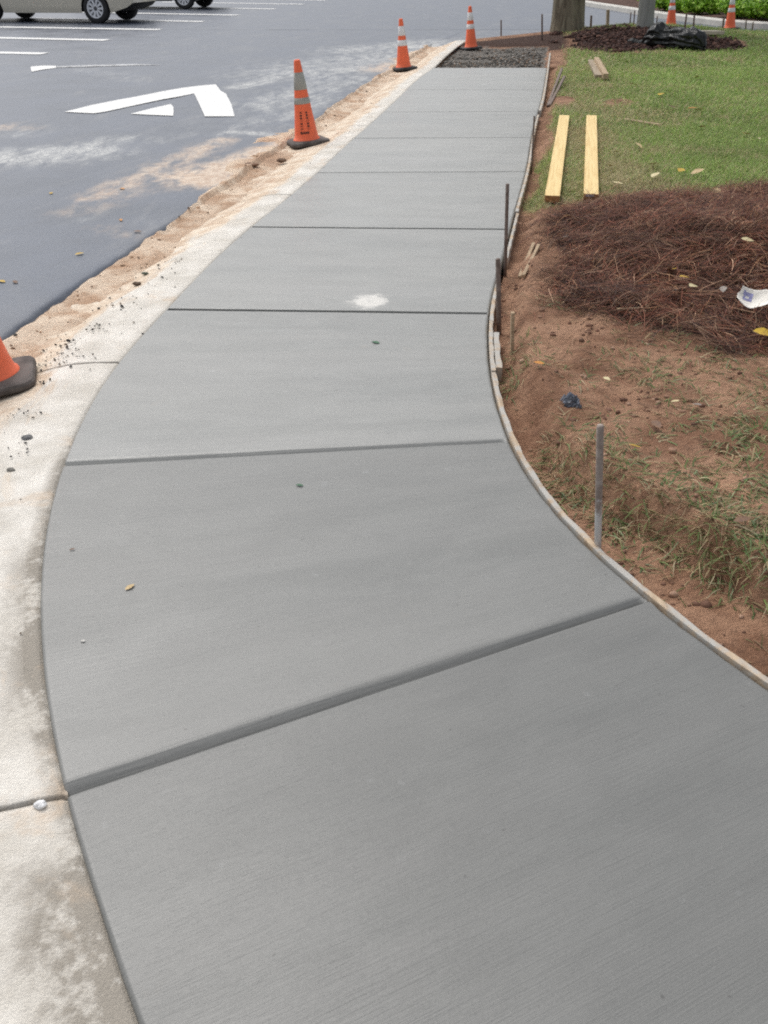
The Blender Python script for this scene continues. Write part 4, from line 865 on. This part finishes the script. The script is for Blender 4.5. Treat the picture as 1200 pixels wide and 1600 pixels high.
def rim_mesh():
    bm = bmesh.new()
    def add(v, f):
        q = [bm.verts.new(p) for p in v]
        for a in f: bm.faces.new([q[i] for i in a])
    K = 48; pr = [(.222, .10), (.218, .112), (.196, .110), (.188, .085), (.188, -.05)]
    v = [(r * math.cos(6.2832 * k / K), r * math.sin(6.2832 * k / K), z) for r, z in pr for k in range(K)]
    add(v, [(i * K + k, i * K + (k + 1) % K, (i + 1) * K + (k + 1) % K, (i + 1) * K + k) for i in range(4) for k in range(K)])
    for s in range(10):
        a = s * math.pi / 5; ca, sa = math.cos(a), math.sin(a); P_ = lambda r, w, z: (r * ca - w * sa, r * sa + w * ca, z)
        add([P_(.04, -.018, .085), P_(.04, .018, .085), P_(.192, .026, .100), P_(.192, -.026, .100), P_(.04, -.022, .05), P_(.04, .022, .05), P_(.192, .032, .065), P_(.192, -.032, .065)], [(0, 1, 2, 3), (0, 3, 7, 4), (1, 5, 6, 2)])
    return bm
bm = rim_mesh(); bmesh.ops.recalc_face_normals(bm, faces=bm.faces[:]); RIM = bpy.data.meshes.new('rim'); bm.to_mesh(RIM); bm.free(); RIM.materials.append(SILVER)
WHEEL_HUB = lathe('wheel', [(.0, .098), (.03, .098), (.05, .088), (.052, .04), (.186, .03), (.186, -.06), (0, -.06)], 32); WHEEL_HUB.materials.append(simple('hub_grey', (.10, .10, .105), .5, .2))
def car_paint(name, col):
    m = M(name, .32, .5); return m.out(m.mix(m.ramp(m.noise(m.obj(), 3, 4), .3, .7, 0, .12), col, (col[0] * .7, col[1] * .7, col[2] * .65)), None, None, **{'Coat Weight': .6, 'Coat Roughness': .08, 'Metallic': .0})
d0 = Vector((*G(0, 42), 0)) - Vector((*G(250, 46), 0)); heading = math.atan2(d0.y, d0.x)
def put_car(px, py, paint, label):
    w = Vector((*G(px, py, ASPH_Z), ASPH_Z)); off = Vector((-1.40, .80, 0)); off.rotate(__import__('mathutils').Euler((0, 0, heading)))
    return make_car(w - off, heading, paint, label)
put_car(155, 36.5, car_paint('beige_paint', (.68, .63, .52)), 'beige sedan parked at the top left, nearer of two cars')
put_car(290, 14.5, car_paint('dark_grey_paint', (.10, .10, .085)), 'dark car parked beyond the beige sedan, mostly out of frame')

# ------------------------------------------------------------------ litter, leaves, stones
def crumpled(name, o, n, sx, sy, amp, seed, fold=0.0):
    v = []
    for i in range(n):
        for j in range(n):
            u, w = i / (n - 1) * 2 - 1, j / (n - 1) * 2 - 1; p = Vector((u * 1.6 + seed, w * 1.6, seed))
            r = 1 + .18 * mnoise.noise(Vector((math.atan2(w, u) * 1.3, seed, 2)))
            z = fold * (u * u + .6 * w * w) + amp * (abs(mnoise.noise(p * 1.7)) + .4 * abs(mnoise.noise(p * 4)))
            v.append((u * sx * r * (1 - .12 * abs(w)), w * sy * r * (1 - .2 * u * u), z))
    return mesh(name, v, grid_faces(n, n).tolist())
def thick(o, t):
    s = o.modifiers.new('thickness', 'SOLIDIFY'); s.thickness = t; s.offset = 0
wp = GT(1174, 478, .075); me = crumpled('paper_wrapper', None, 18, .088, .068, .007, 4.3, .034)
me.polygons.foreach_set('use_smooth', [True] * len(me.polygons)); wr = link('paper_wrapper', me, simple('white_wrapper_paper', (.84, .81, .74), .8, .05, 12)); wr.location = wp + Vector((0, 0, .02)); wr.rotation_euler = (.55, .05, -.42); thick(wr, .0008); wr.scale = (.78, .78, .78)
tag(wr, 'torn white paper wrapper with a blue print on the pine straw', 'wrapper')
me = crumpled('blue_print', None, 18, .088, .068, .007, 4.3, .034); co = np.zeros(len(me.vertices) * 3); me.vertices.foreach_get('co', co); co = co.reshape(-1, 3)
bm = bmesh.new(); bm.from_mesh(me); bm.verts.ensure_lookup_table()
keep = lambda f_: (lambda c_: -.056 < c_.x < -.006 and -.010 < c_.y < .040 and not ((c_.x + .032) ** 2 + (c_.y - .010) ** 2 < .010 ** 2))(f_.calc_center_median())
bmesh.ops.delete(bm, geom=[f_ for f_ in bm.faces if not keep(f_)], context='FACES')
for v_ in bm.verts: v_.co.z += .0016
bm.to_mesh(me); bm.free(); link('blue_print', me, simple('blue_ink', (.30, .30, .50), .8, .3, 60), wr)
FOIL = simple('blue_grey_plastic', (.17, .185, .22), .35, .5, 40)
sc_ = GT(893, 632); s1 = link('plastic_scrap', crumpled('plastic_scrap', None, 16, .036, .030, .05, 8.1, -.02), FOIL); s1.location = sc_ + Vector((0, 0, .012)); s1.rotation_euler = (.5, .1, .4); thick(s1, .0015)
tag(s1, 'crumpled blue grey plastic scrap half sunk in the red soil', 'scrap')
s2 = link('fold', crumpled('fold', None, 12, .022, .024, .045, 2.7, -.02), FOIL, s1); s2.location = (.004, -.03, -.004); thick(s2, .0015)

LEAF_V = [(0, -1, 0), (.30, -.62, .06), (.46, -.1, .12), (.34, .42, .10), (0, 1, .0), (-.34, .42, .10), (-.46, -.1, .12), (-.30, -.62, .06), (0, -.55, .0), (0, 0, .02), (0, .5, .0)]
LEAF_F = [(0, 1, 8), (1, 2, 9, 8), (2, 3, 10, 9), (3, 4, 10), (4, 5, 10), (5, 6, 9, 10), (6, 7, 8, 9), (7, 0, 8)]
LEAF = mesh('fallen_leaf', LEAF_V, LEAF_F, True)
def leaf_mat(name, a, b):
    m = M(name, .55, .35); return m.out(m.mix(m.ramp(m.noise(m.obj(), 3, 4, .6), .35, .7), a, b))
LM = {'yellow': leaf_mat('yellow_leaf', (.62, .42, .045), (.45, .27, .04)), 'tan': leaf_mat('tan_leaf', (.62, .47, .25), (.42, .29, .14)), 'pale': leaf_mat('pale_leaf', (.66, .58, .34), (.52, .42, .22)), 'brown': leaf_mat('brown_leaf', (.20, .11, .06), (.11, .06, .04)), 'orange': leaf_mat('orange_leaf', (.62, .26, .04), (.45, .2, .04)), 'green': leaf_mat('green_leaf', (.04, .12, .07), (.07, .17, .08)), 'grey': leaf_mat('grey_leaf', (.30, .27, .24), (.2, .18, .16))}
def leaf(px, py, col, label, sz=None, where='earth', rz=None, group=None):
    rnd = random.Random(px * 31 + py)
    if where == 'earth': p = GT(px, py, .085 if 345 < py < 530 and px > 1000 else .022 if py > 300 else .045)
    elif where == 'slab': p = Vector((*G(px, py, .003), .003))
    else: p = Vector((*G(px, py, ASPH_Z), ASPH_Z + .006))
    o = link('fallen_leaf', LEAF.copy(), LM[col]); s = sz or rnd.uniform(.04, .055); o.scale = (s * rnd.uniform(.8, 1.2), s, s)
    o.location = p + Vector((0, 0, .0)); o.rotation_euler = (rnd.uniform(-.3, .3) * (where == 'earth'), rnd.uniform(-.3, .3) * (where == 'earth'), rz if rz is not None else rnd.uniform(0, 6.3))
    return tag(o, label, 'leaf', group)
gL = 'fallen leaves on the lawn'
for px, py, c_, lab in [(961, 238, 'pale', 'pale leaf on the lawn right of the nearer plank end'), (963, 286, 'pale', 'pale broad leaf on the lawn at the near end of the planks'), (998, 227, 'tan', 'tan leaf midway across the lawn'), (1022, 256, 'tan', 'tan leaf left of a small yellow leaf on the lawn'), (1024, 273, 'pale', 'pale narrow leaf on the lawn just before the straw bed'),
    (1064, 266, 'yellow', 'small bright yellow leaf on the near lawn'), (1090, 268, 'tan', 'small tan leaf right of the bright yellow leaf'), (1033, 147, 'yellow', 'small yellow leaf high on the lawn'), (1082, 169, 'orange', 'orange leaf beside tan leaf in mid lawn'), (1093, 171, 'tan', 'tan curled leaf beside orange leaf in mid lawn'), (1098, 198, 'tan', 'tan leaf on the lawn below the curled pair'),
    (1050, 167, 'brown', 'dark brown leaf on the mid lawn'), (1167, 209, 'orange', 'orange leaf at the right of the lawn'), (1184, 216, 'pale', 'pale leaf at the far right of the lawn'), (990, 132, 'yellow', 'tiny yellow leaf near the far lawn'), (1090, 120, 'yellow', 'tiny yellow leaf right on the far lawn'), (955, 259, 'tan', 'small tan leaf close right of the second plank'),
    (1120, 300, 'tan', 'tan leaf at the border of lawn and straw'), (942, 311, 'tan', 'tan leaf under the near end of the second plank')]: leaf(px, py, c_, lab, .055 if py > 150 else .07, group=gL)
gS = 'fallen leaves on straw and soil'
for px, py, c_, lab, s in [(1049, 421, 'yellow', 'yellow curled leaf, uppermost of three on the pine straw', .05), (1069, 433, 'yellow', 'bright yellow small leaf, middle of three on the pine straw', .035), (1083, 447, 'pale', 'pale yellow leaf, lowest of three on the pine straw', .045), (1065, 455, 'grey', 'grey dry leaf under the three yellow leaves', .05), (1196, 521, 'yellow', 'large yellow leaf at the right edge below the wrapper', .055),
    (992, 697, 'yellow', 'yellow leaf on red soil right of the nearest stake', .022), (842, 567, 'orange', 'small orange leaf near the form board splice', .022), (1025, 663, 'brown', 'dark dry leaf on the soil behind the nearest stake', .04), (1160, 812, 'brown', 'dark leaf on the soil near the right edge', .026), (1130, 452, 'grey', 'grey curled leaf left of the wrapper', .04), (1168, 375, 'pale', 'pale small leaf on the upper pine straw', .035),
    (887, 338, 'yellow', 'tiny yellow leaf where lawn meets straw', .03), (885, 370, 'grey', 'small grey leaf at the left of the straw bed', .035), (948, 592, 'pale', 'small white chip on the soil left of a grass tuft', .018), (1055, 627, 'pale', 'small white chip right of mid soil', .018), (1088, 632, 'grey', 'grey chip on the soil beside a white chip', .022)]: leaf(px, py, c_, lab, s, group=gS)
leaf(203, 917, 'tan', 'single tan leaf on the near left slab', .017, 'slab', -.6); leaf(587, 535, 'green', 'small dark green leaf in the middle of the path', .022, 'slab', 1.0); leaf(468, 758, 'green', 'thin green leaf sliver on the path', .014, 'slab', 1.3); leaf(113, 858, 'brown', 'tiny dark leaf bit near the left slab edge', .009, 'slab')
for px, py, c_, lab in [(80, 303, 'yellow', 'yellow leaf on the dark asphalt at the left'), (124, 398, 'yellow', 'pale yellow leaf on asphalt near the gutter'), (3, 441, 'yellow', 'yellow leaf on asphalt at the left edge'), (24, 442, 'brown', 'brown leaf on asphalt at the left edge'), (191, 296, 'orange', 'rusty leaf on the asphalt below the arrow'), (189, 345, 'orange', 'orange leaf on asphalt close to the gutter'), (215, 363, 'brown', 'dark leaf at the asphalt edge')]: leaf(px, py, c_, lab, .03, 'road', group='fallen leaves on the asphalt')

def stone(px, py, s, col, label, z=None, flat=.55):
    rnd = random.Random(px + py); x, y = G(px, py, -.03)
    zz_ = float(gutter_z(x, y)) if z is None else z; x, y = G(px, py, zz_)
    bm = bmesh.new(); bmesh.ops.create_icosphere(bm, subdivisions=3, radius=1)
    for v_ in bm.verts:
        v_.co *= 1 + .35 * mnoise.noise(v_.co * 1.3 + Vector((px, py, 0))) + .15 * mnoise.noise(v_.co * 3.4); v_.co.z *= flat
    me = bpy.data.meshes.new('stone'); bm.to_mesh(me); bm.free(); o = link('stone', me, simple('stone_%d' % px, col, .85, .3, 1.5, .3, 0)); o.scale = (s * 1.25, s, s); o.location = (x, y, zz_ + s * flat * .4)
    return tag(o, label, 'stone', 'stones along the gutter')
stone(42, 685, .015, (.17, .17, .17), 'flat grey stone in the gutter below the left cone')
stone(17, 735, .011, (.20, .19, .17), 'small grey stone in the gutter near the left edge')
stone(63, 1259, .010, (.78, .78, .78), 'pale lump of mortar on the kerb joint', flat=.7)
stone(226, 428, .014, (.10, .12, .09), 'dark greenish stone in the middle of the gutter')
stone(214, 444, .017, (.12, .085, .06), 'dark brown clod beside the greenish stone')
stone(347, 316, .022, (.12, .09, .07), 'dark clod near the asphalt edge of the far gutter')
stone(130, 1002, .0045, (.62, .60, .56), 'tiny white pebble on the near slab', .001)
stone(440, 252, .035, (.17, .11, .075), 'brown clay clod below the lettered cone', -.045)
stone(392, 258, .05, (.22, .13, .085), 'flat clay clod left of the lettered cone', -.045, .3)
